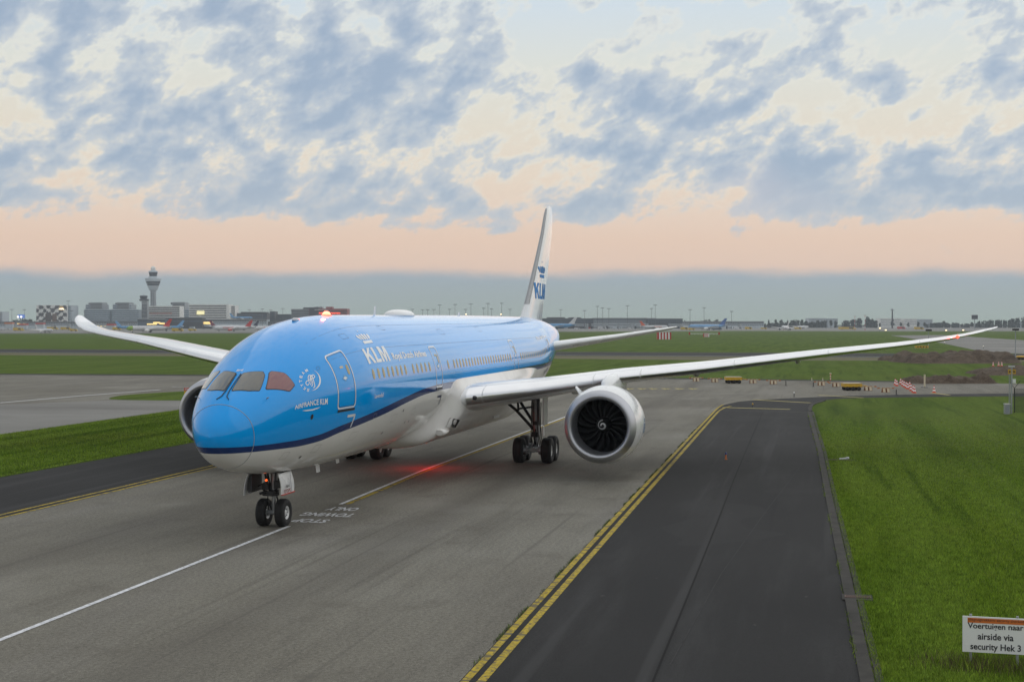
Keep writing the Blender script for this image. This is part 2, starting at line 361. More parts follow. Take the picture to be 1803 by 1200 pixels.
# runway across the middle distance
sheet('runway', P_((-700, 610.8), (0, 614.2), (900, 618.6), (1803, 622.8), (2600, 626), (2600, 634.5), (1803, 630.2), (900, 625.6), (0, 620.6), (-700, 617)), .008, GM['asphalt'])
stripe('runway_edge_line', P_((-700, 616.4), (0, 619.9), (900, 624.8), (1803, 629.3), (2600, 633.5)), .9, .012, GM['white'])
stripe('runway_edge_line', P_((-700, 611.4), (0, 614.8), (900, 619.2), (1803, 623.4), (2600, 626.6)), .7, .012, GM['pale'])
sheet('bare_verge', P_((-700, 617.4), (0, 621), (900, 626), (1803, 630.6), (2600, 635), (2600, 640), (1803, 636.5), (1500, 634.5), (1250, 634), (900, 630.5), (420, 627.5), (0, 624.8), (-700, 621)), .004, GM['dry'])
sheet('far_taxiway', P_((1568, 590.2), (1660, 589.6), (1900, 605), (2300, 616), (2300, 628), (1803, 622.5), (1735, 620), (1660, 604)), .012, GM['apron'])
stripe('far_taxiway_line', P_((1700, 606), (1803, 614), (1900, 620)), .5, .016, GM['pale'])
# crossing taxiway behind the aircraft, one big pavement
cross_top = P_((-500, 656.6), (370, 661.6), (900, 664.8), (1250, 667.8), (1600, 672.8), (2300, 682))
grass_r = smooth_line([(-90, -20.55), (-13, -20.5), (0, -20.35), (20, -20.1), (40, -19.9), (62, -19.5), (78, -19.2)]+P_((1424, 716), (1432, 710), (1452, 704.5), (1490, 701.2), (1560, 699.6), (1803, 697.4), (2300, 696)), 5)
sheet('crossing_taxiway', list(cross_top)+list(P_((2300, 692.4), (1803, 692.2), (1600, 694.2), (1480, 697.0), (1340, 703.4), (1300, 707)))+[(84, -11.26), (74, -11.24), (23.5, -11.74), (-90, -13.02), (-90, 11.0), (60, 11.0), (92, 15), (92, 33.9), (-90, 33.9), (-90, 120)], .008, GM['concrete'])
sheet('taxiway_shoulder', [(-90, -13.02), (23.5, -11.74), (74, -11.24), (84, -11.26)]+list(P_((1300, 707), (1340, 703.4), (1480, 697.0), (1600, 694.2), (1803, 692.2), (2300, 692.4)))+list(reversed(grass_r)), .012, GM['asphalt'])
sheet('taxiway_shoulder', [(-90, 10.95), (60, 10.95), (92, 15), (92, 17), (60, 18.3), (36, 18.4), (18, 19.0), (-90, 21)], .012, GM['asphalt'])
sheet('taxiway_shoulder', P_((-500, 655.2), (370, 659.4), (900, 662.8), (1250, 665.8), (1600, 671), (1600, 672.7), (1250, 667.7), (900, 664.7), (370, 661.5), (-500, 656.5)), .013, GM['asphalt'])
sheet('side_pavement', [(-90, 34), (42, 33.9), (72, 34.6), (92, 34)]+list(P_((330, 704.5), (195, 704.5), (0, 712), (-500, 736))), .012, GM['apron'])
# grass strip between main taxiway and side pavement, the small island
strip = smooth_line([(-90, 21.2), (18, 19.1), (36, 18.5), (60, 18.4), (84, 18.6), (93, 23), (91, 31), (80, 34.3), (60, 33.6), (42, 33.8), (-90, 34.5)], 5)
sheet('grass_strip', strip, .018, GM['grass'])
sheet('grass_island', smooth_line(P_((193, 702.5), (196, 699.5), (230, 694.5), (330, 688.5), (420, 686), (420, 702), (330, 704.8), (230, 704.2), (193, 702.5)), 5)[:-1], .018, GM['grass'])
# painted lines
stripe('centre_line_marking', [(-60, -.72), (-13, -.68), (5.6, -.60)], .17, .020, GM['white'])
stripe('centre_line_marking', [(11.9, -.40), (25, -.10), (64, -.18), (80, -.2)], .18, .020, GM['white'])
stripe('centre_line_marking', [(12.0, -.66), (25, -.36), (64, -.46), (80, -.47)], .22, .0202, GM['yellow'])
EDGE = [(-90, -13.15), (-14.6, -12.29), (-1.2, -12.13), (9, -12.01), (23.5, -11.87), (51, -11.59), (74, -11.37)]
ex_ = np.linspace(-80, 72, 90); ey_ = np.convolve(np.pad(np.interp(ex_, *zip(*EDGE)), 6, mode='reflect', reflect_type='odd'), np.ones(13)/13, 'valid')
EDGE = list(zip(ex_, ey_))
stripe('edge_line_marking', EDGE+[(76, -11.36), (79, -11.34), (82, -11.35), (84.5, -11.40), (86.5, -11.50)], .18, .020, GM['yellow'])
stripe('edge_line_marking', [(x, y-.335) for x, y in EDGE]+[(75, -11.70), (78, -11.72), (80.5, -11.82), (82.5, -12.0), (84.3, -12.3)], .19, .020, GM['yellow'])
stripe('edge_line_marking', smooth_line([(86, -11.4)]+list(P_((1290, 707.6), (1340, 703.2), (1480, 696.8), (1600, 694.0), (1803, 692), (2300, 692)))), .22, .020, GM['pale'])
for off in (0, .5):
    stripe('edge_line_marking', [(-60, 11.2+off), (5, 11.0+off), (14, 10.9+off), (40, 10.75+off), (70, 10.8+off)], .17, .020, GM['yellow'])
stripe('taxiway_line_marking', P_((-200, 724.5), (0, 709), (140, 697), (282, 686)), .40, .020, GM['white'])
stripe('taxiway_line_marking', P_((-400, 662.6), (370, 667.4), (700, 669)), .22, .020, GM['pale'])
stripe('taxiway_line_marking', smooth_line(P_((1136, 697), (1180, 694), (1290, 687.8), (1380, 685), (1480, 683.6))), .22, .020, GM['pale'])
stripe('hold_bar_marking', P_((1326, 703.6), (1427, 709.2)), .55, .024, GM['straw'])
stripe('hold_bar_marking', P_((1272, 717.3), (1391, 720.6)), .55, .024, GM['straw'])
stripe('hold_bar_marking', P_((1440, 695.5), (1520, 700.3)), .5, .024, GM['straw'])
stripe('hold_bar_marking', P_((1640, 691.5), (1672, 695.5)), .5, .024, GM['straw'])
stripe('concrete_strip', P_((1268, 722.6), (1424, 726.0)), .55, .022, GM['kerb'])
for x in (1108, 1130, 1150, 1172, 1196, 1220):
    stripe('chevron_marking', P_((x-5, 683.6), (x+1, 685.6), (x+6, 683.8)), .6, .020, GM['straw'])
for x in (308, 318, 328): stripe('chevron_marking', P_((x-5, 681), (x+4, 681.2)), .3, .022, GM['white'])
# cracks and thin scratches on the dark shoulder
stripe('chalk_line_marking', P_((1180, 1170), (1270, 1010), (1345, 905), (1395, 840), (1413, 815)), .028, .020, mat('chalk_scratch', (.050,.050,.050), .8, var=.5, vscale=3, spec=.1))
stripe('pavement_joint', smooth_line([(-40, -16.3), (0, -16.0), (30, -15.7), (60, -15.5), (77, -15.4)]), .05, .020, mat('joint_tar', (.011,.011,.011), .8, spec=.1))
# kerb between shoulder and grass
kp = [(x, np.interp(x, [-90, -13, 0, 20, 40, 62, 78], [-20.35, -20.3, -20.15, -19.9, -19.7, -19.3, -19.05])) for x in np.linspace(-70, 77.5, 60)]
kb = MB(); n = len(kp)
prof = [(-.02, .0), (-.02, .05), (-.31, .055), (-.315, .015), (-.345, .015), (-.35, .045), (-.50, .04), (-.53, .0)]
R_ = [[(x, y+u, v) for u, v in prof] for x, y in kp]
kb.rings(R_, smooth=False); struct(kb.build('kerb', GM['kerb']))
corner = smooth_line(P_((1424, 724), (1423, 718), (1429, 711.5), (1448, 705.4)), 4)
kb = MB(); R_ = []
for i, (x, y) in enumerate(corner):
    d = Vector(corner[min(i+1, len(corner)-1)])-Vector(corner[max(i-1, 0)]); d.normalize(); nn = Vector((d.y, -d.x))
    R_.append([(x+nn.x*u, y+nn.y*u, v) for u, v in ((0, 0), (0, .05), (.32, .055), (.32, 0))])
kb.rings(R_, smooth=False); struct(kb.build('kerb', GM['kerb']))
# ------------------------------------------------------------------ airliner: fuselage shape
def pchip(tab):
    xs, ys = [np.array(c, float) for c in zip(*tab)]; h = np.diff(xs); d = np.diff(ys)/h; mm = np.zeros_like(xs)
    for i in range(1, len(xs)-1):
        if d[i-1]*d[i] > 0:
            w1 = 2*h[i]+h[i-1]; w2 = h[i]+2*h[i-1]; mm[i] = (w1+w2)/(w1/d[i-1]+w2/d[i])
    mm[0] = d[0]; mm[-1] = d[-1]
    def f(x):
        x = np.clip(x, xs[0], xs[-1]); i = np.clip(np.searchsorted(xs, x)-1, 0, len(xs)-2); t = (x-xs[i])/h[i]
        return (2*t**3-3*t**2+1)*ys[i]+(t**3-2*t**2+t)*h[i]*mm[i]+(-2*t**3+3*t**2)*ys[i+1]+(t**3-t**2)*h[i]*mm[i+1]
    return f
ftop = pchip([(0,3.7),(.1,4.0),(.3,4.28),(.6,4.56),(1,4.86),(1.5,5.17),(2,5.46),(2.6,5.79),(3.2,6.09),(4,6.47),(5,6.87),(6,7.19),(7,7.42),(8,7.58),(9.5,7.72),(11,7.78),(20,7.84),(40,7.91),(50,7.9),(54,7.78),(58,7.5),(62.3,7.05)])
fhw = pchip([(0,.0),(.1,.33),(.3,.59),(.6,.84),(1,1.07),(1.5,1.32),(2,1.51),(3,1.83),(4,2.10),(5,2.35),(6,2.55),(7,2.7),(9,2.85),(11,2.885),(42,2.885),(45,2.8),(48,2.6),(52,2.15),(56,1.65),(60,.95),(62.3,.45)])
fbot = pchip([(0,3.7),(.1,3.4),(.3,3.14),(.6,2.9),(1,2.7),(1.5,2.51),(2,2.38),(3,2.2),(4,2.08),(5,2.0),(7,1.93),(9,1.9),(40,1.9),(43,2.05),(46,2.5),(50,3.4),(54,4.4),(58,5.4),(62.3,6.4)])
fzc = pchip([(0,3.7),(1,3.95),(2,4.25),(3,4.5),(4.5,4.72),(7,4.83),(10,4.86),(42,4.88),(50,5.6),(62.3,6.72)])
def surf(x, th, off=0.0):
    x = np.asarray(x, float); th = np.asarray(th, float); zc = fzc(x); w_ = fhw(x)+off; c = np.cos(th)
    h = np.where(c > 0, ftop(x)-zc, zc-fbot(x))+off
    return np.stack([x+0*th, -w_*np.sin(th), zc+h*c], -1)
def hit(px, py):
    """where the sight line of a photo pixel meets the fuselage skin: (x, angle from the crown)"""
    d = ray(px, py); t = np.arange(38, 115, .01); p = CAM+t[:, None]*d; x = p[:, 0]; zc = fzc(x)
    h = np.where(p[:, 2] > zc, ftop(x)-zc, zc-fbot(x))
    v = np.where((x < 0) | (x > 62.3), 9, (p[:, 1]/np.maximum(fhw(x), 1e-3))**2+((p[:, 2]-zc)/np.maximum(h, 1e-3))**2-1)
    i = int(np.argmax(v < 0)); q = p[i]
    return float(q[0]), float(math.atan2(-q[1]/fhw(q[0]), (q[2]-zc[i])/h[i]))

PLANE = thing('airliner', 'large blue and white airliner on the taxiway with a crown emblem on its fin', 'airliner', (0, 0, 0))
xs = np.concatenate([12*np.linspace(0.012, 1, 84)**1.9, np.linspace(12.6, 44, 44), np.linspace(44.6, 62.3, 30)])
NTH = 144; th = np.linspace(0, 2*PI, NTH, endpoint=False)
line_top = pchip([(0,3.36),(1.2,3.34),(3.4,3.36),(4.8,3.45),(6.2,3.68),(8,3.90),(10.5,4.15),(13.5,4.43),(16,4.62),(19,4.72),(24,4.75),(34,4.86),(48,5.0),(62,5.6)])
line_bot = pchip([(0,3.14),(1.2,3.13),(3.6,3.11),(5,3.19),(6.4,3.42),(8.3,3.63),(10.8,3.87),(13.7,4.17),(16.2,4.36),(19.5,4.43),(26,4.46),(34,4.55),(48,4.72),(62,5.4)])
X_, T_ = np.meshgrid(xs, th, indexing='ij'); S_ = surf(X_, T_)
mb = MB(); mb.rings([S_[i] for i in range(len(xs))], caps=False)
tipc = len(mb.v); mb.add([(0, 0, 3.7)]+[tuple(p) for p in S_[0]], [(0, 1+j, 1+(j+1) % NTH) for j in range(NTH)], True)
mb.add([tuple(p) for p in S_[-1]], [tuple(range(NTH))])
def fuselage_mat():
    M = bpy.data.materials.new('livery_paint'); M.use_nodes = True; t = NT(M.node_tree); b = t.t.nodes['Principled BSDF']
    a1 = t.n('ShaderNodeAttribute', attribute_name='above_stripe').outputs['Fac']; a2 = t.n('ShaderNodeAttribute', attribute_name='above_white').outputs['Fac']
    tc = t.n('ShaderNodeTexCoord').outputs['Object']
    nz = t.noise(tc, .5, 5, .6)
    white = t.mix(t.ss(t.noise(t.n('ShaderNodeMapping', tc, i_Scale=(.3, 1, 1)), 1.6, 6, .7), .5, .8, 0, .25), (.78,.775,.75), (.64,.62,.58))
    blue = t.mix(nz, (.0,.335,.87), (.0,.355,.91))
    c = t.mix(t.ss(a2, -.004, .004), white, (.001,.028,.15)); c = t.mix(t.ss(a1, -.004, .004), c, blue)
    # faint panel joints
    sx = t.n('ShaderNodeSeparateXYZ', tc).outputs[0]
    jt = t.m('ABSOLUTE', t.m('SUBTRACT', t.m('FRACT', t.m('DIVIDE', t.m('ADD', sx, 1.25), 8.6)), .5))
    c = t.mix(t.m('MULTIPLY', t.ss(jt, .0004, .0012, 1, 0), t.ss(sx, 5, 5.1, 0, .35)), c, (.05,.08,.12))
    t.put(b.inputs['Base Color'], c); t.put(b.inputs['Roughness'], t.ss(nz, .3, .7, .06, .11))
    b.inputs['Coat Weight'].default_value = .22; b.inputs['Specular IOR Level'].default_value = .34; b.inputs['Coat Roughness'].default_value = .04
    bn = t.n('ShaderNodeBump', i_Strength=.035, i_Height=t.noise(t.n('ShaderNodeMapping', tc, i_Scale=(1, .6, .6)), 1.3, 2, .5), i_Distance=.05)
    t.put(b.inputs['Normal'], bn); t.put(b.inputs['Coat Normal'], bn)
    return M
MFUS = fuselage_mat()
me = bpy.data.meshes.new('fuselage'); me.from_pydata(mb.v, [], mb.f); me.materials.append(MFUS)
me.polygons.foreach_set('use_smooth', mb.sm)
V_ = np.array(mb.v)
for nm, fn in (('above_stripe', line_top), ('above_white', line_bot)):
    at_ = me.attributes.new(nm, 'FLOAT', 'POINT'); at_.data.foreach_set('value', (V_[:, 2]-fn(V_[:, 0])).astype(np.float32))
bm = bmesh.new(); bm.from_mesh(me); bmesh.ops.remove_doubles(bm, verts=bm.verts, dist=1e-4); bmesh.ops.recalc_face_normals(bm, faces=bm.faces); bm.to_mesh(me); bm.free()
FUS = bpy.data.objects.new('fuselage', me); COL.objects.link(FUS); FUS.parent = PLANE

# ------------------------------------------------------------------ flat shapes -> skins
def curve_mesh(polys=None, text=None, offset=0.0, spacing=1.0):
    """filled 2-D outline (or lettering) as (vertices, faces) normalised to its own box"""
    if text is not None:
        cu = bpy.data.curves.new('lettering', 'FONT'); cu.body = text; cu.offset = offset; cu.space_character = spacing; cu.resolution_u = 3
    else:
        cu = bpy.data.curves.new('outline', 'CURVE'); cu.dimensions = '2D'; cu.fill_mode = 'BOTH'
        for p in polys:
            s = cu.splines.new('POLY'); s.points.add(len(p)-1); s.use_cyclic_u = True
            for q, (x, y) in zip(s.points, p): q.co = (x, y, 0, 1)
    o = bpy.data.objects.new('t', cu); me = o.to_mesh()
    v = [tuple(p.co[:2]) for p in me.vertices]; f = [tuple(p.vertices) for p in me.polygons]
    o.to_mesh_clear(); bpy.data.objects.remove(o); bpy.data.curves.remove(cu)
    return v, f
def norm_box(v, keep=None):
    xs_ = [p[0] for p in v]; ys_ = [p[1] for p in v]; x0, x1, y0, y1 = min(xs_), max(xs_), min(ys_), max(ys_)
    if keep: y0, y1 = keep
    return [((x-x0)/(x1-x0), (y-y0)/(y1-y0)) for x, y in v]
def grid_cut(v, f, du, dv):
    """cut a flat mesh along a grid so that it can follow a curved skin"""
    bm = bmesh.new(); bv = [bm.verts.new((x, y, 0)) for x, y in v]
    for q in f:
        try: bm.faces.new([bv[i] for i in q])
        except ValueError: pass
    xs_ = [p[0] for p in v]; ys_ = [p[1] for p in v]
    for ax, lo, hi, st in ((0, min(xs_), max(xs_), du), (1, min(ys_), max(ys_), dv)):
        for k in np.arange(math.ceil(lo/st)*st, hi, st):
            co = (k, 0, 0) if ax == 0 else (0, k, 0); no = (1, 0, 0) if ax == 0 else (0, 1, 0)
            bmesh.ops.bisect_plane(bm, geom=bm.verts[:]+bm.edges[:]+bm.faces[:], plane_co=co, plane_no=no, dist=1e-5)
    bm.verts.ensure_lookup_table()
    out = [(p.co.x, p.co.y) for p in bm.verts]
    for i, p in enumerate(bm.verts): p.index = i
    fs = [tuple(p.index for p in q.verts) for q in bm.faces]; bm.free()
    return out, fs
def skin(name, v, f, fn, mt, parent, off=.006, du=.35, dv=.05):
    """lay a flat mesh (u, v) on a surface fn(u, v, off)"""
    v, f = grid_cut(v, f, du, dv)
    P = [fn(x, y, off) for x, y in v]
    me = bpy.data.meshes.new(name); me.from_pydata([tuple(map(float, p)) for p in P], [], f)
    mts = mt if isinstance(mt, list) else [mt]
    for q in mts: me.materials.append(q)
    me.polygons.foreach_set('use_smooth', [True]*len(f))
    o = bpy.data.objects.new(name, me); COL.objects.link(o); o.parent = parent
    # outward normals
    return o
MTXT = mat('white_lettering', (.86,.87,.88), .35, var=.02)
MSEAM = mat('panel_seam', (.30,.29,.28), .5, var=.2)
MSEAMB = mat('panel_seam_blue', (.015,.10,.24), .4, var=.2)
FS = lambda x, t, off: surf(x, t, off)
def box_map(v, x0, x1, tb, tt, slant=0.0):        # unit box -> (x, angle); tb/tt bottom and top angle
    return [(x0+(x1-x0)*a+slant*b, tb+(tt-tb)*b) for a, b in v]
def rrect(x0, x1, y0, y1, r, n=5, rx=None):
    rx = rx or r; out = []
    for cx_, cy_, a in ((x1-rx, y1-r, 0), (x0+rx, y1-r, 90), (x0+rx, y0+r, 180), (x1-rx, y0+r, 270)):
        for k in range(n+1):
            q = math.radians(a+90*k/n); out.append((cx_+rx*math.cos(q), cy_+r*math.sin(q)))
    return out
def fpatch(name, polys, mt, parent, off=.006, dv=.03, du=.2):
    v, f = curve_mesh(polys); return skin(name, v, f, FS, mt, parent, off, du, dv)
def fpix(*pp): return [hit(*p) for p in pp]
def round_poly(p, k=.18, n=3):
    out = []
    for i in range(len(p)):
        a, b, c = [Vector(p[j % len(p)]) for j in (i-1, i, i+1)]
        s, e = b+(a-b)*k, b+(c-b)*k
        for q in range(n+1):
            t = q/n; out.append(tuple(s*(1-t)**2+b*2*t*(1-t)+e*t*t))
    return out
def grow(p, d):
    c = Vector((sum(q[0] for q in p)/len(p), sum(q[1] for q in p)/len(p)))
    return [tuple(c+(Vector(q)-c)*d) for q in p]

# cockpit windows, port panes measured, starboard panes mirrored
front = round_poly([(1.50, .105), (2.47, .075), (2.80, .42), (2.66, .51), (1.95, .69), (1.72, .50)], .12)
side = round_poly([(2.16, .77), (2.88, .545), (3.02, .555), (3.31, .76), (3.31, 1.08), (2.93, 1.14)], .12)
for sgn in (1, -1):
    for p, g_ in ((front, MGLASS), (side, MGLASSR if sgn > 0 else MGLASS)):
        q = [(x, t*sgn) for x, t in p]
        fr = fpatch('cockpit_window', [grow(q, 1.06)], MBLK, PLANE, .006, .03, .08)
        fpatch('pane', [q], g_, fr, .012, .03, .08)
        if g_ is MGLASSR: fr['label'] = 'dark side cockpit window with red cockpit light painted into its pane'
# wipers
for sgn in (1, -1):
    pts = [surf(x, t*sgn, .03) for x, t in ((1.05, .20), (1.18, .08), (1.45, .05), (1.9, .045), (2.42, .05))]
    MB().tube([tuple(p) for p in pts], .016, 6).build('windscreen_wiper', MBLK, PLANE)
# radome seam: the ring where a tilted plane cuts the nose
ring = []
for k in range(120):
    t = 2*PI*k/120
    x = 1.25
    for _ in range(30):
        p = surf(x, t); x = 1.0+.30*(4.1-p[2])*.9+.0
        x = max(.25, x)
    ring.append(tuple(surf(x, t, .003)))
ring.append(ring[0]); MB().tube(ring, .011, 5).build('radome_seam', MGRAYL, PLANE)
# cabin doors: white outline, panel seam, sill, handle, small window
def door(x0, x1, tt, tb, name='cabin_door', lean=0.0):
    def sh(p): return [(x+lean*(t-tt)/(tb-tt), t) for x, t in p]
    cx_ = (x0+x1)/2; w_ = (x1-x0)
    o = fpatch(name, [sh(rrect(x0, x1, tt, tb, .06, rx=.16)), sh(rrect(x0+.055, x1-.055, tt+.022, tb-.022, .05, rx=.13))], MW, PLANE, .008)
    fpatch('door_seam', [sh(rrect(x0+.075, x1-.075, tt+.03, tb-.03, .045, rx=.12)), sh(rrect(x0+.09, x1-.09, tt+.036, tb-.036, .045, rx=.12))], MNAVY, o, .006)
    fpatch('sill', [sh([(x0+.04, tb+.004), (x1-.02, tb+.004), (x1-.03, tb+.035), (x0+.05, tb+.035)])], MDARK, o, .02)
    tm = tt+(tb-tt)*.5
    fpatch('handle', [sh([(cx_-.22, tm), (cx_, tm-.05), (cx_+.22, tm), (cx_, tm+.05)]), sh([(cx_-.06, tm), (cx_, tm+.016), (cx_+.06, tm), (cx_, tm-.016)])], MLBLUE, o, .007)
    fpatch('handle_mark', [sh([(cx_-.15, tm), (cx_, tm-.025), (cx_+.15, tm), (cx_, tm+.025)])], MW, o, .010)
    fpatch('placard', [sh([(cx_-.13, tm-.19), (cx_+.12, tm-.19), (cx_+.12, tm-.155), (cx_-.13, tm-.155)])], MCREAM, o, .007)
    fpatch('door_window', [sh(rrect(x1-.40, x1-.20, tm-.19, tm-.035, .05, rx=.09))], MCABW, o, .007)
    return o
door(5.62, 7.02, .885, 1.745, lean=.0)
door(17.82, 18.93, 1.02, 1.675)
door(34.8, 35.9, 1.0, 1.65)
door(46.4, 47.4, 1.02, 1.60)
# cabin windows
wx = list(np.linspace(8.95, 13.2, 8))+list(np.linspace(14.35, 16.95, 5))+[20.2]+list(np.linspace(21.3, 34.0, 22))+list(np.linspace(36.9, 45.6, 15))
v, f = curve_mesh([rrect(-.13, .13, 1.272, 1.415, .055, rx=.11)]); vi, fi = curve_mesh([rrect(-.085, .085, 1.29, 1.398, .045, rx=.075)])
v, f = grid_cut(v, f, .2, .03); vi, fi = grid_cut(vi, fi, .2, .03)
XW = 25.0
def win_mesh(nm, v, f, off, mt, x0):
    me = bpy.data.meshes.new(nm); me.from_pydata([tuple(p-np.array([x0, 0, 0])) for p in surf(np.array([q[0]+x0 for q in v]), np.array([q[1] for q in v]), off)], [], f)
    me.materials.append(mt); me.polygons.foreach_set('use_smooth', [True]*len(f)); return me
MFRAME = mat('window_surround', (.50,.38,.13), .3, var=.1)
for x in wx:
    w1 = bpy.data.objects.new('cabin_window', win_mesh('cabin_window', v, f, .006, MFRAME, x)); w2 = bpy.data.objects.new('pane', win_mesh('pane', vi, fi, .009, MCABW, x))
    COL.objects.link(w1); COL.objects.link(w2); w1.parent = PLANE; w1.location = (x, 0, 0); w2.parent = w1
# lettering and emblems on the fuselage
def ftext(name, s, x0, x1, tb, tt, mt=MTXT, offset=.012, slant=0.0, keep=None, parent=PLANE, sp=1.0, rise=0.0):
    v, f = curve_mesh(text=s, offset=offset, spacing=sp); v = norm_box(v, keep)
    v = [(x0+(x1-x0)*a+slant*b, tb+(tt-tb)*b+rise*a) for a, b in v]
    return skin(name, v, f, FS, mt, parent, .009, .35, .03)
K = [[(0,0),(.24,0),(.24,.36),(.33,.50),(.60,0),(.88,0),(.50,.68),(.86,1),(.58,1),(.24,.62),(.24,1),(0,1)]]
K = [[(0,0),(.23,0),(.23,.33),(.33,.47),(.57,0),(.84,0),(.48,.66),(.80,1),(.53,1),(.23,.62),(.23,1),(0,1)]]
L = [[(.90,0),(1.50,0),(1.50,.20),(1.13,.20),(1.13,1),(.90,1)]]
Mm = [[(1.58,0),(1.80,0),(1.80,.66),(1.98,0),(2.14,0),(2.32,.66),(2.32,0),(2.54,0),(2.54,1),(2.22,1),(2.06,.42),(1.90,1),(1.58,1)]]
klm = K+L+Mm
def emblem(polys, x0, x1, tb, tt, mt, name, fn=FS, off=.009, du=.35, dv=.03, keep=None):
    v, f = curve_mesh(polys); v = norm_box(v, keep); return skin(name, [(x0+(x1-x0)*a, tb+(tt-tb)*b) for a, b in v], f, fn, mt, PLANE, off, du, dv)
emblem(klm, 8.77, 11.5, 1.195, .965, MTXT, 'lettering')
def disc(cx_, cy_, rx, ry, n=14): return [(cx_+rx*math.cos(2*PI*k/n), cy_+ry*math.sin(2*PI*k/n)) for k in range(n)]
crown = [[(-.62,0),(.62,0),(.62,.24),(-.62,.24)], [(-.12,.34),(.12,.34),(.14,.86),(-.14,.86)],
         [(-.05,.90),(.05,.90),(.05,1.22),(-.05,1.22)], [(-.14,1.02),(-.05,1.02),(-.05,1.12),(-.14,1.12)], [(.05,1.02),(.14,1.02),(.14,1.12),(.05,1.12)]]
for s in (-1, 1):
    crown += [[(s*.20,.34),(s*.36,.34),(s*.47,.72),(s*.44,.82),(s*.34,.85),(s*.25,.80),(s*.22,.72)], [(s*.46,.36),(s*.60,.36),(s*.84,.62),(s*.84,.74),(s*.76,.82),(s*.64,.80),(s*.56,.68)]]
emblem(crown, 9.28, 10.72, .895, .655, MTXT, 'emblem')
ftext('lettering', 'Royal Dutch Airlines', 11.93, 17.0, 1.21, 1.08, offset=.032, sp=.96)
ftext('lettering', 'AIRFRANCE KLM', 2.98, 4.92, 1.585, 1.50, offset=.02, rise=.06)
fpatch('lettering', [[(3.4, 1.64), (4.0, 1.665), (4.5, 1.662), (4.3, 1.678), (4.0, 1.684), (3.6, 1.665)]], MTXT, PLANE, .009)
ftext('lettering', 'Lavendel', 8.88, 9.90, 1.67, 1.615, offset=.01)
ftext('lettering', 'BHI', 2.63, 2.65, -.15, -.02, offset=.02) if False else None
# small registration letters above the windscreen: read across the nose
vv, ff = curve_mesh(text='BHI', offset=.02); vv = norm_box(vv)
skin('lettering', [(2.60+.12*b, -.10+.13*a) for a, b in vv], ff, FS, MTXT, PLANE, .009, .05, .03)
def seven(x0, x1, tt, tb, mt): return fpatch('door_numeral', [[(x0, tt), (x1, tt), (x1+.04, tt+.02), (x1, tb), (x1-.09, tb), (x1-.06, tt+.035), (x0, tt+.035)]], mt, PLANE, .009)
seven(6.53, 7.16, 1.835, 2.02, MW); seven(18.3, 18.97, 1.80, 1.95, MNAVY)
ftext('lettering', 'PH-BHI', 44.3, 46.4, 1.86, 1.77, MNAVY, offset=.02)
ftext('lettering', 'PH-BHI', 43.5, 46.2, 1.06, .98, MW, offset=.02)
# alliance roundel: ring of capitals, crescent and woven ribbons
RC = (4.18, 1.155); RX, RT = .58, .205
def rd(u, v): return (RC[0]+RX*u, RC[1]-RT*v)
for i, ch in enumerate('SKYTEAM'):
    a = math.radians(232-25*i); vv, ff = curve_mesh(text=ch, offset=.03); vv = norm_box(vv)
    c, s = math.cos(a-PI/2), math.sin(a-PI/2); q = []
    for x, y in vv:
        x, y = (x-.5)*.24, (y-.5)*.26
        q.append(rd(.95*math.cos(a)+x*c-y*s, .95*math.sin(a)+x*s+y*c))
    skin('emblem', q, ff, FS, MTXT, PLANE, .009, .1, .03)
cres = [(math.cos(math.radians(a)), math.sin(math.radians(a))) for a in range(-118, 58, 6)]
cres = [(u*.98, v*.98) for u, v in cres]+[(u*.98-.0-.12*math.sin(PI*i/len(cres)), v*.98+.10*math.sin(PI*i/len(cres))) for i, (u, v) in reversed(list(enumerate(cres)))]
fpatch('emblem', [[rd(*p) for p in cres]], MTXT, PLANE, .009)
def ribbon(pts, wd=.075):
    P = [Vector(p) for p in smooth_line(pts, 6)]; L_, R2 = [], []
    for i, p in enumerate(P):
        d = (P[min(i+1, len(P)-1)]-P[max(i-1, 0)]).normalized(); nn = Vector((-d.y, d.x))*wd/2; L_.append(p+nn); R2.append(p-nn)
    n = len(P); v = [rd(*p) for p in L_+R2]; f = [(i, i+1, n+i+1, n+i) for i in range(n-1)]
    skin('emblem', v, f, FS, MTXT, PLANE, .010, .1, .03)
ribbon([(.22,.40),(.02,.44),(-.14,.26),(-.20,.0),(-.30,-.24),(-.50,-.28),(-.56,-.08),(-.42,.06),(-.1,.06),(.30,.05),(.48,.12),(.46,.30),(.30,.34),(.14,.20),(.08,-.10),(.02,-.42),(-.16,-.54)])
ribbon([(.36,.30),(.18,.36),(.04,.20),(-.04,-.08),(-.10,-.30),(-.24,-.36)])
ribbon([(.30,.34),(.26,.10),(.20,-.30),(.14,-.66),(-.04,-.76)])
# small ports, drains, static ports
for px, py, r in ((549, 733.5, .085), (710, 722, .05), (712, 743, .045), (719, 741, .045), (672, 762, .06), (528, 804, .06)):
    x, t = hit(px, py); fpatch('static_port', [disc(x, t, r, r/2.2)], MDARK, PLANE, .009)
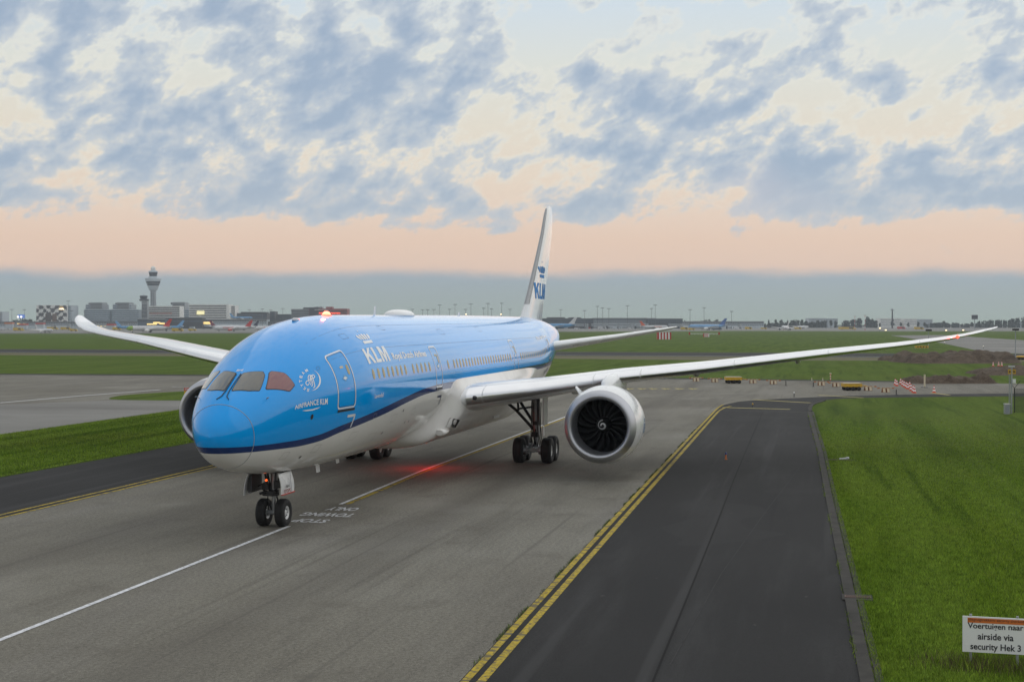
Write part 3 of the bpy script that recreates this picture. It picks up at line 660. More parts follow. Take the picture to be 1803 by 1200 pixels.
# crown fittings: beacon, aerials, satellite dome
def crown_z(x): return float(ftop(x))
ob = MB().lathe([(-.02, .17), (.05, .17), (.11, .14), (.15, .08), (.165, .001)], 'Z', (10.9, -.16, crown_z(10.9)), 20, caps=True).build('beacon', MREDH, PLANE)
MB().lathe([(-.06, .24), (.0, .22), (.03, .17)], 'Z', (10.9, -.16, crown_z(10.9)-.01), 20, caps=True).build('base', MREDL, ob)
def lamp(nm, loc, e, col, r, parent):
    l = bpy.data.lights.new(nm, 'POINT'); l.energy = e; l.color = col; l.shadow_soft_size = r
    o = bpy.data.objects.new(nm, l); COL.objects.link(o); o.location = loc; o.parent = parent; return o
lamp('beacon_light', (10.9, -.16, crown_z(10.9)+.45), 60, (1, .06, .03), .1, PLANE)
# satcom dome: long low pod, flat top, rounded ends
R_ = []
for u in np.linspace(-1, 1, 23):
    s = (1-abs(u)**3.2)**.5 if abs(u) < 1 else 0
    R_.append([(21.7+1.55*u, .55*s*math.cos(a)+.0, crown_z(21.7)-.10+(.345*s)*max(0, math.sin(a))**.75+.02) for a in np.linspace(0, PI, 17)]+[(21.7+1.55*u, 0, crown_z(21.7)-.12)])
MB().rings(R_, caps=False).build('satcom_dome', MW, PLANE)
def blade_aerial(x, y, h, ch, nm='blade_aerial', up=1, z=None):
    z = crown_z(x)-.02 if z is None else z
    MB().rings([[(x+u*ch+k*sw, y+v*.03*(1-k*.6), z+up*h*k) for u, v in ((0, 0), (.3, 1), (1, 0), (.3, -1))] for k, sw in ((0, 0), (1, .12))], smooth=False).build(nm, MW, PLANE)
blade_aerial(17.6, 0, .42, .32); blade_aerial(33.0, 0, .2, .5)
MB().lathe([(-.35, .02), (-.2, .09), (.2, .09), (.35, .02)], 'X', (7.9, 0, crown_z(7.9)+.01), 12, caps=True).build('low_aerial', MGREY, PLANE)
blade_aerial(8.8, -.45, .32, .42, up=-1, z=1.95)
blade_aerial(12.4, .0, .3, .4, up=-1, z=1.93)
# pitot probes
for z_, dx_ in ((5.0, 0),):
    for sgn in (1, -1):
        p = surf(1.9, .98*sgn, 0); q = surf(1.9, .98*sgn, .10)
        MB().tube([tuple(p), tuple(q), tuple(q+np.array([-.16, 0, 0]))], .014, 6).build('pitot_probe', MSTEEL, PLANE)

# ------------------------------------------------------------------ belly fairing
def sstep(v, a, b):
    t = np.clip((v-a)/(b-a), 0, 1); return t*t*(3-2*t)
R_ = []
TH0 = 1.575
for x in np.concatenate([np.linspace(15.6, 23, 40), np.linspace(23.5, 36, 20), np.linspace(36.6, 43, 20)]):
    ring = []
    for q in np.linspace(-1, 1, 85):
        t = PI+q*(PI-TH0)                                    # angle from the crown, round under the belly
        p = surf(x, t, -.012); a_ = PI-abs(t-PI)
        low_ = sstep(a_, 1.62, 2.75)                          # 1 under the belly, 0 at the upper edge
        s_ = sstep(x, 20.4-3.9*low_, 22.9-3.9*low_)*sstep(x, 42.5, 36)*sstep(a_, TH0, TH0+.16)
        c, s = math.cos(t), math.sin(t); e = .66
        if c > 0: tg = surf(x, t, .34)
        else: tg = np.array([x, -3.225*math.copysign(abs(s)**e, s), 4.88-(4.88-1.70)*abs(c)**e])
        ring.append(tuple(p+(tg-p)*s_))
    R_.append(ring)
def spline_rings(R, n=4):
    A = np.array(R); out = []
    for i in range(len(A)-1):
        a, b, c, d = A[max(i-1, 0)], A[i], A[i+1], A[min(i+2, len(A)-1)]
        for k in range(n):
            t = k/n; out.append(.5*((2*b)+(c-a)*t+(2*a-5*b+4*c-d)*t*t+(3*b-a-3*c+d)*t**3))
    out.append(A[-1]); return out
MBELLY = mat('belly_paint', (.76,.75,.73), .2, coat=.2, var=.07, vscale=.7, dirt=((.40,.38,.35), .25))
n_ = len(R_[0]); mb = MB(); mb.add([p for r in R_ for p in r], [(i*n_+j, i*n_+j+1, (i+1)*n_+j+1, (i+1)*n_+j) for i in range(len(R_)-1) for j in range(n_-1)], True)
fair = mb.build('belly_fairing', MBELLY, PLANE)
# ram air inlet and scoop low on the port side of the fairing
from mathutils.bvhtree import BVHTree
FAIRT = BVHTree.FromPolygons([Vector(p) for p in mb.v], mb.f)
def skin_hit(tree_, px, py, lift=0.0):
    o = Vector(CAM); d = Vector(ray(px, py)).normalized(); h, n_, _, _ = tree_.ray_cast(o, d)
    if h is None: return None
    if n_.dot(d) > 0: n_ = -n_
    return h+n_*lift
def skin_poly(name, tree_, pp, mt, parent, lift):
    v = [skin_hit(tree_, x, y, lift) for x, y in pp]
    if any(q is None for q in v): return None
    c = sum(v, Vector())/len(v); v2 = [c+(q-c)*.96-Vector((0, 0, 0)) for q in v]
    return MB().add([tuple(q) for q in v], [tuple(range(len(v)))]).build(name, mt, parent)
skin_poly('air_inlet', FAIRT, [(791, 734.5), (809.5, 737.5), (801.5, 752.5), (784.5, 750)], MBELLY, fair, .035)
skin_poly('inlet_mouth', FAIRT, [(797, 736.5), (808.5, 738.3), (801, 751.4), (794, 750)], MBLK, fair, .05)
skin_poly('inlet_lip', FAIRT, [(784.5, 749.5), (801.5, 752), (801, 753.6), (783.5, 751)], MW, fair, .06)
p0 = skin_hit(FAIRT, 778, 760, 0)
if p0 is not None:
    R_ = []
    for u_, s_ in ((-.55, .75), (-.5, 1), (.1, .95), (.7, .6), (1.15, .08)):
        R_.append([(p0.x+u_, p0.y+.26*s_*math.cos(a)-.02, p0.z+.16*s_*math.sin(a)) for a in np.linspace(0, 2*PI, 16, endpoint=False)])
    MB().rings(R_).build('scoop', MBELLY, fair)
# service panels and hatches: thin outlines in the skin
for i, (cx_, ct, hx, ht) in enumerate(((7.9, 2.18, .34, .07), (10.4, 2.30, .45, .09), (12.2, 2.02, .30, .06), (14.9, 1.98, .25, .05), (9.4, 1.92, .16, .035), (5.2, 2.30, .22, .07), (3.3, 2.38, .2, .08), (16.3, 2.25, .4, .08), (4.9, 1.02, .10, .03), (8.2, .70, .3, .05), (13.4, .62, .28, .05), (22, .75, .4, .06), (30, .72, .4, .06))):
    fpatch('service_panel', [rrect(cx_-hx, cx_+hx, ct-ht, ct+ht, .012, rx=.04), rrect(cx_-hx+.014, cx_+hx-.014, ct-ht+.005, ct+ht-.005, .01, rx=.035)], MSEAM if ct > 1.9 else MSEAMB, PLANE, .004)
for th_l in (.55, .98, 1.48):
    v_ = [(x, th_l) for x in np.linspace(5.5 if th_l < 1.2 else 19.2, 44, 60)]+[(x, th_l+.0035) for x in np.linspace(44, 5.5 if th_l < 1.2 else 19.2, 60)]
    n2 = 60; me = [tuple(surf(x, t, .003)) for x, t in v_]; MB().add(me, [(i, i+1, 2*n2-2-i, 2*n2-1-i) for i in range(n2-1)]).build('skin_seam', MSEAMB, PLANE)
lamp('belly_beacon_light', (26.4, .0, 1.3), 50, (1, .015, .01), .12, PLANE)
ob = MB().lathe([(0, .12), (-.05, .11), (-.08, .001)], 'Z', (26.2, .4, 1.70), 16, caps=True).build('beacon', MREDL, PLANE)
# ------------------------------------------------------------------ wings
def airfoil(n=14, lead=None):
    """loop of (chord fraction, thickness offset) from trailing edge over the top to the nose and back below"""
    f = (1-np.cos(np.linspace(0, PI, n+1)))/2
    th_ = 5*(.2969*np.sqrt(f)-.1260*f-.3516*f**2+.2843*f**3-.1015*f**4)
    cam_ = .035*(f*(1-f))*4*.4
    up = [(a, c+t_) for a, c, t_ in zip(f, cam_, th_)]; lo = [(a, c-t_*.85) for a, c, t_ in zip(f, cam_, th_)]
    return up[::-1]+lo[1:-1]
AF = airfoil()
# |y|, leading edge x, chord, leading edge z port, extra z starboard, t/c, twist(rise of the trailing edge per metre)
WS = [(0,19.6,14.2,3.55,.0,.13,-.045),(2.2,20.9,12.9,3.72,.02,.13,-.04),(3.3,21.8,11.8,3.88,.05,.125,-.03),(6,23.65,10.0,4.18,.16,.115,-.015),(9.85,26.45,8.1,4.72,.34,.105,.0),
      (14,29.45,6.7,5.12,.45,.10,.005),(20,33.8,4.95,5.80,.55,.095,.01),(24,36.7,3.8,6.22,.52,.09,.01),(26.4,38.45,3.1,6.52,.48,.088,.01),
      (28,40.1,2.45,6.78,.52,.085,.01),(29.2,41.7,1.8,7.02,.62,.085,.03),(29.85,42.9,1.1,7.16,.70,.09,.04),(30.06,43.5,.5,7.24,.74,.09,.05)]
WA = np.array(WS)
def wing_at(ay):
    return [np.interp(ay, WA[:, 0], WA[:, i]) for i in range(1, 7)]
def wing_ring(ay, sgn, f0=None, off=0.0, loop=None):
    xl, ch, z, dzs, tc, tw = wing_at(ay); z = z+(dzs if sgn > 0 else 0)
    zr = lambda a: z+tw*a*ch
    ye = ay-(.85*(ay/30)**3 if sgn > 0 else 0)                 # the starboard wing is bent up a little more
    return [(xl+a*ch, sgn*ye, zr(a)+t_*tc*ch) for a, t_ in (loop or AF)]
ys = [0, 1.2, 2.2, 3.3, 4.5, 6, 7.5, 8.6, 9.85, 11, 12.5, 14, 16, 18, 20, 22, 24, 25.4, 26.4, 27.2, 28, 28.7, 29.2, 29.6, 29.85, 30.06]
WINGS = {}
for sgn in (-1, 1):
    wo = MB().rings([wing_ring(y, sgn) for y in ys]).build('wing', MWING, PLANE)
    WINGS[sgn] = wo
    # slats: bright metal leading edge, in segments
    LE = [p for p in airfoil(40)]
    i0 = int(np.argmin([p[0] for p in LE])); LE = [p for k, p in enumerate(LE) if (p[0] < .115 and k <= i0) or (p[0] < .05 and k > i0)]
    for a, b in ((3.25, 3.92), (3.96, 8.75), (8.8, 10.9), (10.96, 15.4), (15.45, 20.2), (20.25, 25.2), (25.25, 29.6)):
        R_ = []
        for y in np.linspace(a, b, 8):
            r = wing_ring(y, sgn, loop=LE); xl, ch, z, dzs, tc, tw = wing_at(y); zz = z+(dzs if sgn > 0 else 0)
            R_.append([(x-.012, yy, q+math.copysign(.006, q-zz-.02*ch*tc)) for x, yy, q in r]+[(xl+.05*ch, r[0][1], zz)])
        MB().rings(R_).build('slat', MSLAT, wo)
    # canoe fairings below the trailing edge
    for y, ln, rr in ((7.0, 4.4, .34), (13.2, 3.6, .28), (18.6, 3.0, .24)):
        xl, ch, z, dzs, tc, tw = wing_at(y); z += dzs if sgn > 0 else 0
        MB().rings([[(xl+ch*.55+ln*u, sgn*y+rr*.7*s*math.cos(a), z+tw*ch*.8-.10-.25*u*0-.16+rr*s*math.sin(a)) for a in np.linspace(0, 2*PI, 16, endpoint=False)] for u, s in ((0,.02),(.08,.5),(.2,.85),(.4,1),(.65,.85),(.85,.5),(1,.05))]).build('flap_fairing', MGREY, wo)
    # landing lamp in the wing root
    MB().rings([[(21.98+.35*u-.0, sgn*(3.60+.13*c_*k+.05*u), 3.90+(.10 if sgn > 0 else 0)+.11*s_*k) for c_, s_ in [(math.cos(a), math.sin(a)) for a in np.linspace(0, 2*PI, 14, endpoint=False)]] for u, k in ((-.1, .2), (0, .9), (.3, 1))]).build('landing_lamp', MDARK, wo)
# port wing tip lamp, red and lit
xl, ch, z, dzs, tc, tw = wing_at(27.4)
MB().lathe([(-.16, .01), (-.10, .07), (0, .09), (.10, .07), (.16, .01)], 'X', (xl+.05, -27.4, z+.02), 12, caps=True).build('navigation_lamp', MREDL, WINGS[-1])
lamp('navigation_light', (xl-.35, -27.4, z+.12), 40, (1, .03, .02), .05, WINGS[-1])

# ------------------------------------------------------------------ engines
EX = 21.75
def engine(sgn, yc, zc):
    c = (EX, yc, zc)
    root = MB().lathe([(.42,1.70),(.9,1.80),(1.5,1.865),(2.2,1.875),(3.0,1.82),(3.8,1.66),(4.5,1.47),(5.0,1.32),(5.02,1.29),(4.4,1.40),(3.6,1.46)], 'X', c, 72).build('engine', MW, PLANE)
    MB().lathe([(.425,1.706),(.30,1.665),(.16,1.60),(.06,1.53),(.01,1.475),(0,1.43),(.02,1.375),(.09,1.32),(.22,1.28),(.42,1.262)], 'X', c, 96).build('inlet_lip', MALU, root)
    MB().lathe([(.42,1.261),(.7,1.265),(1.2,1.29),(1.75,1.31)], 'X', c, 72).build('inlet_duct', MDUCT, root)
    MB().lathe([(2.15,1.40),(2.16,.2)], 'X', c, 48).build('fan_case', MBLK, root)
    # core nozzle and plug
    MB().lathe([(4.2,1.02),(5.2,.95),(5.9,.72),(6.1,.66),(6.1,.60),(5.8,.6)], 'X', c, 40).build('core_nozzle', MALU, root)
    MB().lathe([(5.4,.50),(6.2,.42),(6.9,.16),(7.1,.01)], 'X', c, 32).build('exhaust_plug', MSTEEL, root)
    # eighteen swept fan blades
    n = 18
    for k in range(n):
        mb = MB(); R_ = []
        for q in np.linspace(0, 1, 9):
            r = .36+q*.94; tw_ = math.radians(28+36*q); sw = .30*q*q-.10*q; chd = .36+.16*q-.10*q**4
            ph = 2*PI*k/n+sw*.9
            ring = []
            for u, vv_ in ((-.5,0),(-.2,.03),(.2,.03),(.5,0),(.2,-.02),(-.2,-.02)):
                du, dt = u*chd*math.cos(tw_)-vv_*math.sin(tw_), u*chd*math.sin(tw_)+vv_*math.cos(tw_)
                a = ph+dt/r
                ring.append((c[0]+1.78+du+.10*q, c[1]+r*math.cos(a), c[2]+r*math.sin(a)))
            R_.append(ring)
        mb.rings(R_).build('fan_blade', MFAN, root)
    sp_prof = [(.98,.002),(1.0,.06),(1.08,.14),(1.2,.22),(1.35,.29),(1.55,.36),(1.85,.40)]
    spn = MB().lathe(sp_prof, 'X', c, 40).build('spinner', MBLK, root)
    # white comma spiral painted on the spinner
    prf = pchip([(r, u) for u, r in sp_prof]); L_, R2 = [], []
    for q in np.linspace(0, 1, 40):
        a = math.radians(200)-q*math.radians(470); r = .045+.20*q; wd = .026+.012*math.sin(PI*q)
        for dr, lst in ((wd, L_), (-wd, R2)):
            rr = max(.004, r+dr); lst.append((c[0]+float(prf(rr))-.012, c[1]-rr*math.cos(a), c[2]+rr*math.sin(a)))
    nn = len(L_); MB().add(L_+R2, [(i, i+1, nn+i+1, nn+i) for i in range(nn-1)]).build('spiral_mark', MW, spn)
    # strake on the inboard shoulder
    a = math.radians(52); iy = -sgn
    p0 = Vector((c[0]+1.3, c[1]+iy*1.80*math.cos(a)*1.0, c[2]+1.80*math.sin(a))); d = Vector((0, iy*math.cos(a), math.sin(a)))
    e = Vector((1, 0, 0)); nrm = e.cross(d)*.02
    pts = [p0, p0+e*.35+d*.46, p0+e*.75+d*.50, p0+e*1.25-d*.02]
    MB().add([tuple(p+nrm) for p in pts]+[tuple(p-nrm) for p in pts], [(0,1,2,3),(7,6,5,4),(0,4,5,1),(1,5,6,2),(2,6,7,3),(3,7,4,0)]).build('strake', MW, root)
    # pylon
    R_ = []
    for x, zb, zt, hw in ((2.0,1.55,1.86,.10),(2.5,1.5,2.10,.26),(3.4,1.4,2.26,.36),(4.4,1.2,2.32,.38),(6.0,.8,2.35,.36),(8.2,1.3,2.2,.24),(9.6,1.9,2.1,.06)):
        zt = min(zt, 99); R_.append([(EX+x, c[1]+hw*s1*1, c[2]+z_) for s1, z_ in ((-1,zb),(-1,zb+(zt-zb)*.7),(-.62,zt-.06),(0,zt),(.62,zt-.06),(1,zb+(zt-zb)*.7),(1,zb))])
    MB().rings(spline_rings(R_, 3)).build('pylon', MW, root)
    # blue lettering on the outboard cowl
    v, f = curve_mesh(klm+[[(x*.9+.55, y*.42+1.15) for x, y in p] for p in [[(a+.62, b) for a, b in q] for q in crown]]); v = norm_box(v)
    prof_r = pchip([(.42,1.70),(.9,1.80),(1.5,1.865),(2.2,1.875),(3.0,1.82),(3.8,1.66)])
    def cowl(u, t_, off): rr = float(prof_r(u))+off; return (c[0]+u, c[1]+sgn*rr*math.cos(t_), c[2]+rr*math.sin(t_))
    skin('cowl_lettering', [(1.9+.75*(a if sgn < 0 else 1-a), -.22+.42*b) for a, b in v], f, cowl, MBLUE, root, .008, .1, .05)
    MB().lathe([(2.60,1.853),(2.63,1.853)], 'X', c, 72).build('cowl_seam', MGRAYL, root)
    return root
engine(-1, -9.66, 2.62); engine(1, 9.92, 2.98)

# ------------------------------------------------------------------ fin and tailplane
FINS = [(7.3,49.6,8.4,.085),(8.0,50.9,7.2,.085),(8.8,52.05,6.55,.09),(10,53.5,6.0,.09),(12,55.75,5.05,.09),(14,57.85,4.1,.09),(15.4,59.0,3.3,.09),(16.0,59.6,2.55,.085),(16.25,60.5,1.35,.08)]
def fin_y(x, z, off):
    z_ = [p[0] for p in FINS]; xl = np.interp(z, z_, [p[1] for p in FINS]); ch = np.interp(z, z_, [p[2] for p in FINS]); tc = np.interp(z, z_, [p[3] for p in FINS])
    f = np.clip((x-xl)/ch, 0, 1); t_ = 5*(.2969*np.sqrt(f)-.1260*f-.3516*f**2+.2843*f**3-.1015*f**4)
    return (x, -(t_*tc*ch)-off, z)
SYM = [(a, t_) for a, t_ in AF]
f_ = (1-np.cos(np.linspace(0, PI, 15)))/2; t5 = 5*(.2969*np.sqrt(f_)-.1260*f_-.3516*f_**2+.2843*f_**3-.1015*f_**4)
SYM = [(a, b) for a, b in zip(f_, t5)][::-1]+[(a, -b) for a, b in zip(f_, t5)][1:-1]
def fin_ring(z, xl, ch, tc, loop=SYM, dx_=0): return [(xl+a*ch+dx_, t_*tc*ch, z) for a, t_ in loop]
FINP = mat('fin_paint', (.66,.68,.69), .2, coat=.7, var=.03, vscale=.5)
fin = MB().rings([fin_ring(*p) for p in FINS]).build('fin', FINP, PLANE)
fs = [(a, b) for a, b in zip(f_, t5)]
LEs = [(a, b*1.02) for a, b in [(0.0,0)]+[(q, float(5*(.2969*np.sqrt(q)-.1260*q))) for q in (.004,.012,.03,.06)]]
LEs = [(a, b) for a, b in LEs][::-1]+[(a, -b) for a, b in LEs][1:]
MB().rings([fin_ring(*p, loop=LEs, dx_=-.012)+[(p[1]+.055*p[2], 0, p[0])] for p in FINS[2:8]]).build('fin_leading_edge', mat('bare_metal', (.33,.34,.35), .45, metal=.7), fin)
MFINB = mat('fin_blue', (.0,.20,.55), .5, var=.03, spec=.25)
def finskin(polys, x0, x1, z0, z1, text=None):
    v, f = curve_mesh(polys); v = norm_box(v); o = skin('fin_lettering', [(x0+(x1-x0)*a, z0+(z1-z0)*b) for a, b in v], f, fin_y, MFINB, fin, .012, .3, .3)
q0 = atY(941, 524, -.3); q1 = atY(958.5, 497, -.3); c0 = atY(947, 489, -.3); c1 = atY(956.5, 463, -.3)
print('fin lettering', q0, q1, c0, c1)
finskin(klm, 54.1, 59.0, 9.22, 10.35); finskin(crown, 55.6, 58.3, 10.75, 11.95)
for sgn in (-1, 1):
    hs = []
    for ay, xl, ch, z, tc in ((0,48.2,8.2,5.75,.09),(1.6,49.3,7.3,5.85,.10),(2.6,50.2,6.5,5.98,.10),(6,53.6,4.4,6.50,.095),(9,56.6,2.6,7.02,.09),(9.6,57.3,1.9,7.14,.09),(9.86,58.0,.9,7.2,.09)):
        hs.append([(xl+a*ch, sgn*ay, z+t_*tc*ch*(1 if sgn < 0 else 1)) for a, t_ in SYM])
    MB().rings(hs).build('tailplane', MW, PLANE)

# ------------------------------------------------------------------ landing gear
def wheel(parent, loc, r, wd, rim_r, outer):
    x, y, z = loc; h = wd/2
    prof = [(-h*.75, rim_r), (-h*.95, rim_r+.05*r/.5), (-h, r*.80), (-h*.86, r*.94), (-h*.6, r*.99)]
    for g_ in (-.38, -.13, .13, .38): prof += [(h*(g_-.05), r), (h*(g_-.02), r-.014), (h*(g_+.02), r-.014), (h*(g_+.05), r)]
    prof += [(h*.6, r*.99), (h*.86, r*.94), (h, r*.80), (h*.95, rim_r+.05*r/.5), (h*.75, rim_r)]
    w_ = MB().lathe(prof, 'Y', loc, 40).build('wheel', MTYRE, parent)
    rim = MB()
    for s in (-1, 1):
        rim.lathe([(s*h*.78, rim_r*1.02), (s*h*.80, rim_r*.92), (s*h*.55, rim_r*.80), (s*h*.45, rim_r*.45), (s*h*.62, rim_r*.34), (s*h*.62, .001)], 'Y', loc, 32)
    rim.build('rim', MRIM, w_)
    bl = MB()
    for k in range(8):
        a = 2*PI*k/8
        for s in (-1, 1): bl.lathe([(s*h*.50, rim_r*.11), (s*h*.485+s*.02, rim_r*.11), (s*h*.485+s*.02, .001)], 'Y', (x+rim_r*.60*math.cos(a), y, z+rim_r*.60*math.sin(a)), 8)
    bl.build('rim_bolts', MDARK, w_)
    return w_
GX = 5.60
ng = MB().tube([(GX, 0, .50), (GX+.02, 0, 1.15)], .075, 16).tube([(GX+.02, 0, 1.1), (GX+.08, 0, 2.25)], .13, 16).build('nose_gear', MSTEEL, PLANE)
MB().tube([(GX, -.30, .51), (GX, .30, .51)], .085, 14).build('axle', MPOLE, ng)
for y in (-.37, .37): wheel(ng, (GX, y, .51), .51, .37, .24, y)
MB().tube([(GX+.10, 0, .62), (GX+.42, 0, .92), (GX+.14, 0, 1.22)], .035, 8).build('torque_link', MDARK, ng)
cl = MB().lathe([(-.10, .20), (.10, .20)], 'Z', (GX+.03, 0, 1.25), 20, caps=True)
cl.box(GX-.36, GX-.12, -.12, .12, 1.14, 1.32); cl.tube([(GX-.3, -.30, 1.2), (GX-.3, .30, 1.2)], .055, 10); cl.tube([(GX-.22, .22, 1.16), (GX-.12, .36, 1.44)], .05, 8); cl.box(GX-.30, GX-.05, .10, .34, 1.36, 1.60); cl.tube([(GX-.34, .42, 1.22), (GX-.2, .16, 1.3)], .05, 8); cl.box(GX-.26, GX-.06, -.30, -.10, 1.42, 1.70); cl.tube([(GX-.1, .2, 1.5), (GX-.14, .3, 2.05)], .045, 8); cl.build('steering_collar', MDARK, ng)
MB().tube([(GX-.02, 0, 1.3), (GX+1.25, 0, 2.15)], .06, 8).tube([(GX-.02, .1, 1.35), (GX+.2, .34, 2.1)], .03, 8).tube([(GX-.02, -.12, 1.35), (GX+.15, -.34, 2.1)], .03, 8).build('drag_brace', MDARK, ng)
hb = MB()
for (a, b) in (((GX-.10, .14, 1.3), (GX-.12, .20, 2.1)), ((GX-.13, -.10, 1.3), (GX-.16, -.16, 2.1)), ((GX-.02, .17, .55), (GX-.06, .2, 1.3))): hb.tube([a, ((a[0]+b[0])/2-.06, (a[1]+b[1])/2, (a[2]+b[2])/2), b], .018, 6)
hb.build('hydraulic_hoses', MBLK, ng)
for y in (.16,):
    MB().lathe([(-.05, .04), (0, .045), (.03, .02)], 'X', (GX-.30, y, 1.72), 14, caps=True).build('taxi_lamp', MORL, ng)
MB().tube([(GX-.28, .16, 1.68), (GX-.12, .62, 1.42)], .022, 8).build('lamp_arm', MDARK, ng)
# gear doors: hang each side of the bay
def gdoor(y0, y1, x0, x1, z0, z1, mt, nm, parent):
    mb = MB(); n = 6; R_ = []
    for k in range(n+1):
        q = k/n; y = y0+(y1-y0)*q-math.copysign(.05, y0)*math.sin(PI*q)*-1; z = z1+(z0-z1)*q
        R_.append([(x0-.10*q*0, y, z), (x1, y, z), (x1, y+math.copysign(.03, y0)*-1, z), (x0, y+math.copysign(.03, y0)*-1, z)])
    return mb.rings(R_, smooth=False).build(nm, mt, parent)
def hinge_x(row): return None
pd = gdoor(-.56, -.68, GX-.95, GX+.30, 1.28, 2.02, MW, 'gear_door', ng)
MB().add([(GX-.10, -.672, 2.0), (GX-.07, -.672, 2.0), (GX-.07, -.735, 1.29), (GX-.10, -.735, 1.29)], [(0,1,2,3)]).build('door_seam', MNAVY, pd)
MB().box(GX-.95, GX+.30, -.725, -.66, 1.25, 1.282).build('red_edge', MRED, pd)
sd = gdoor(.62, .78, GX-.95, GX+.35, 1.22, 2.02, MGREY, 'gear_door', ng)
MB().box(GX-.80, GX+.15, .52, .66, 1.32, 1.95).build('door_liner', MDARK, sd)
def plane_text(nm, s, org, ex, ey, wdt, hgt, mt, parent, offset=.02, nrm=None, flip=False, sp=1.0, keep=None):
    v, f = curve_mesh(text=s, offset=offset, spacing=sp); v = norm_box(v, keep)
    org, ex, ey = Vector(org), Vector(ex), Vector(ey)
    me = bpy.data.meshes.new(nm); me.from_pydata([tuple(org+ex*(a*wdt)+ey*(b*hgt)) for a, b in v], [], f); me.materials.append(mt)
    o = bpy.data.objects.new(nm, me); COL.objects.link(o)
    if parent: o.parent = parent
    return o
plane_text('lettering', 'BHI', (GX-.60, -.738, 1.50), (1, 0, 0), (0, .10, .99), .30, .09, MINK, pd)
plane_text('lettering', 'ETOPS', (GX-.82, -.750, 1.32), (1, 0, 0), (0, .10, .99), .62, .13, mat('red_brown_ink', (.20,.02,.02), .5), pd)
# dark wheel bay opening under the nose
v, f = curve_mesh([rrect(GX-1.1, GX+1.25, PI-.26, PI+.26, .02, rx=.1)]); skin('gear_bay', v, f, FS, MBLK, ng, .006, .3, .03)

def main_gear(sgn, yi, yo, x0, name='main_gear'):
    yc = (yi+yo)/2; xf, xr = x0-.74, x0+.74; R0 = .685
    top = (x0+.25, yc-sgn*.10, 4.5)
    g = MB().tube([(x0, yc, .78), (x0+.05, yc, 1.55)], .13, 18).tube([(x0+.04, yc, 1.45), top], [.20, .26], 18).build(name, MSTEEL, PLANE)
    MB().tube([(xf-.1, yc, R0+.02), (xr+.1, yc, R0+.02)], .15, 14).build('bogie_beam', MSTEEL, g)
    for x in (xf, xr):
        MB().tube([(x, yi, R0), (x, yo, R0)], .10, 12).build('axle', MPOLE, g)
        for y in (yi, yo):
            wheel(g, (x, y, R0), R0, .56, .29, y)
            s = 1 if y < yc else -1
            bk = MB(); bk.lathe([(0, .25), (s*.16, .25)], 'Y', (x, y+s*.24, R0), 20, caps=True)
            for k in range(8): bk.lathe([(s*.14, .045), (s*.24, .045)], 'Y', (x+.17*math.cos(2*PI*k/8), y+s*.24, R0+.17*math.sin(2*PI*k/8)), 8, caps=True)
            bk.build('brake_pack', MALU, g)
    inn = -sgn
    br = MB()
    br.tube([(x0+.02, yc+inn*.15, 1.75), (x0-.10, yc+inn*1.05, 2.75), (x0-.15, yc+inn*1.9, 3.45)], .085, 10)
    br.tube([(x0+.20, yc+inn*.15, 2.05), (x0+.75, yc+inn*.85, 2.9), (x0+1.2, yc+inn*1.35, 3.55)], .085, 10)
    br.tube([(x0+.05, yc+inn*.2, 2.95), (x0-.05, yc+inn*.95, 2.85)], .05, 8); br.tube([(x0-.08, yc+inn*.95, 2.75), (x0, yc+inn*1.05, 3.6)], .06, 8)
    br.build('side_brace', MDARK, g)
    MB().tube([(x0-.12, yc, .95), (x0-.5, yc, 1.3), (x0-.16, yc, 1.75)], .05, 8).build('torque_link', MDARK, g)
    ho = MB()
    for k in range(7):
        a = 2*PI*k/7; ho.tube([(x0+.2*math.cos(a), yc+.2*math.sin(a), .8), (x0+.30*math.cos(a+.3), yc+.30*math.sin(a+.3), 1.3), (x0+.26*math.cos(a), yc+.26*math.sin(a), 1.9), (x0+.12+.27*math.cos(a), yc+.27*math.sin(a), 3.2)], .022, 6)
    ho.box(x0-.32, x0-.14, yc-.16, yc+.16, 1.35, 1.62); ho.box(x0-.30, x0-.16, yc-.12, yc+.10, 2.0, 2.2); ho.build('hydraulic_hoses', MDARK, g)
    # door beside the strut, outboard
    yo_ = yc+sgn*.46
    MB().rings([[(x0-.55, yo_+sgn*.0, z), (x0+.75, yo_, z), (x0+.75, yo_+sgn*.04, z), (x0-.55, yo_+sgn*.04, z)] for z in (2.0, 4.2)], smooth=False).build('gear_door', MGREY, g)
    MB().box(x0-.5, x0-.1, yo_-.02, yo_+.02, 1.45, 1.95, Matrix.Rotation(0, 4, 'Z')).build('lower_door', MW, g)
    MB().rings([[(x0-.8, yc+inn*2.15, z), (x0+.5, yc+inn*2.15, z), (x0+.5, yc+inn*2.2, z), (x0-.8, yc+inn*2.2, z)] for z in (2.35, 3.2)], smooth=False).build('inner_door', MGREY, g)
    return g
main_gear(-1, -4.08, -5.60, 31.12); main_gear(1, 3.96, 5.46, 31.3)
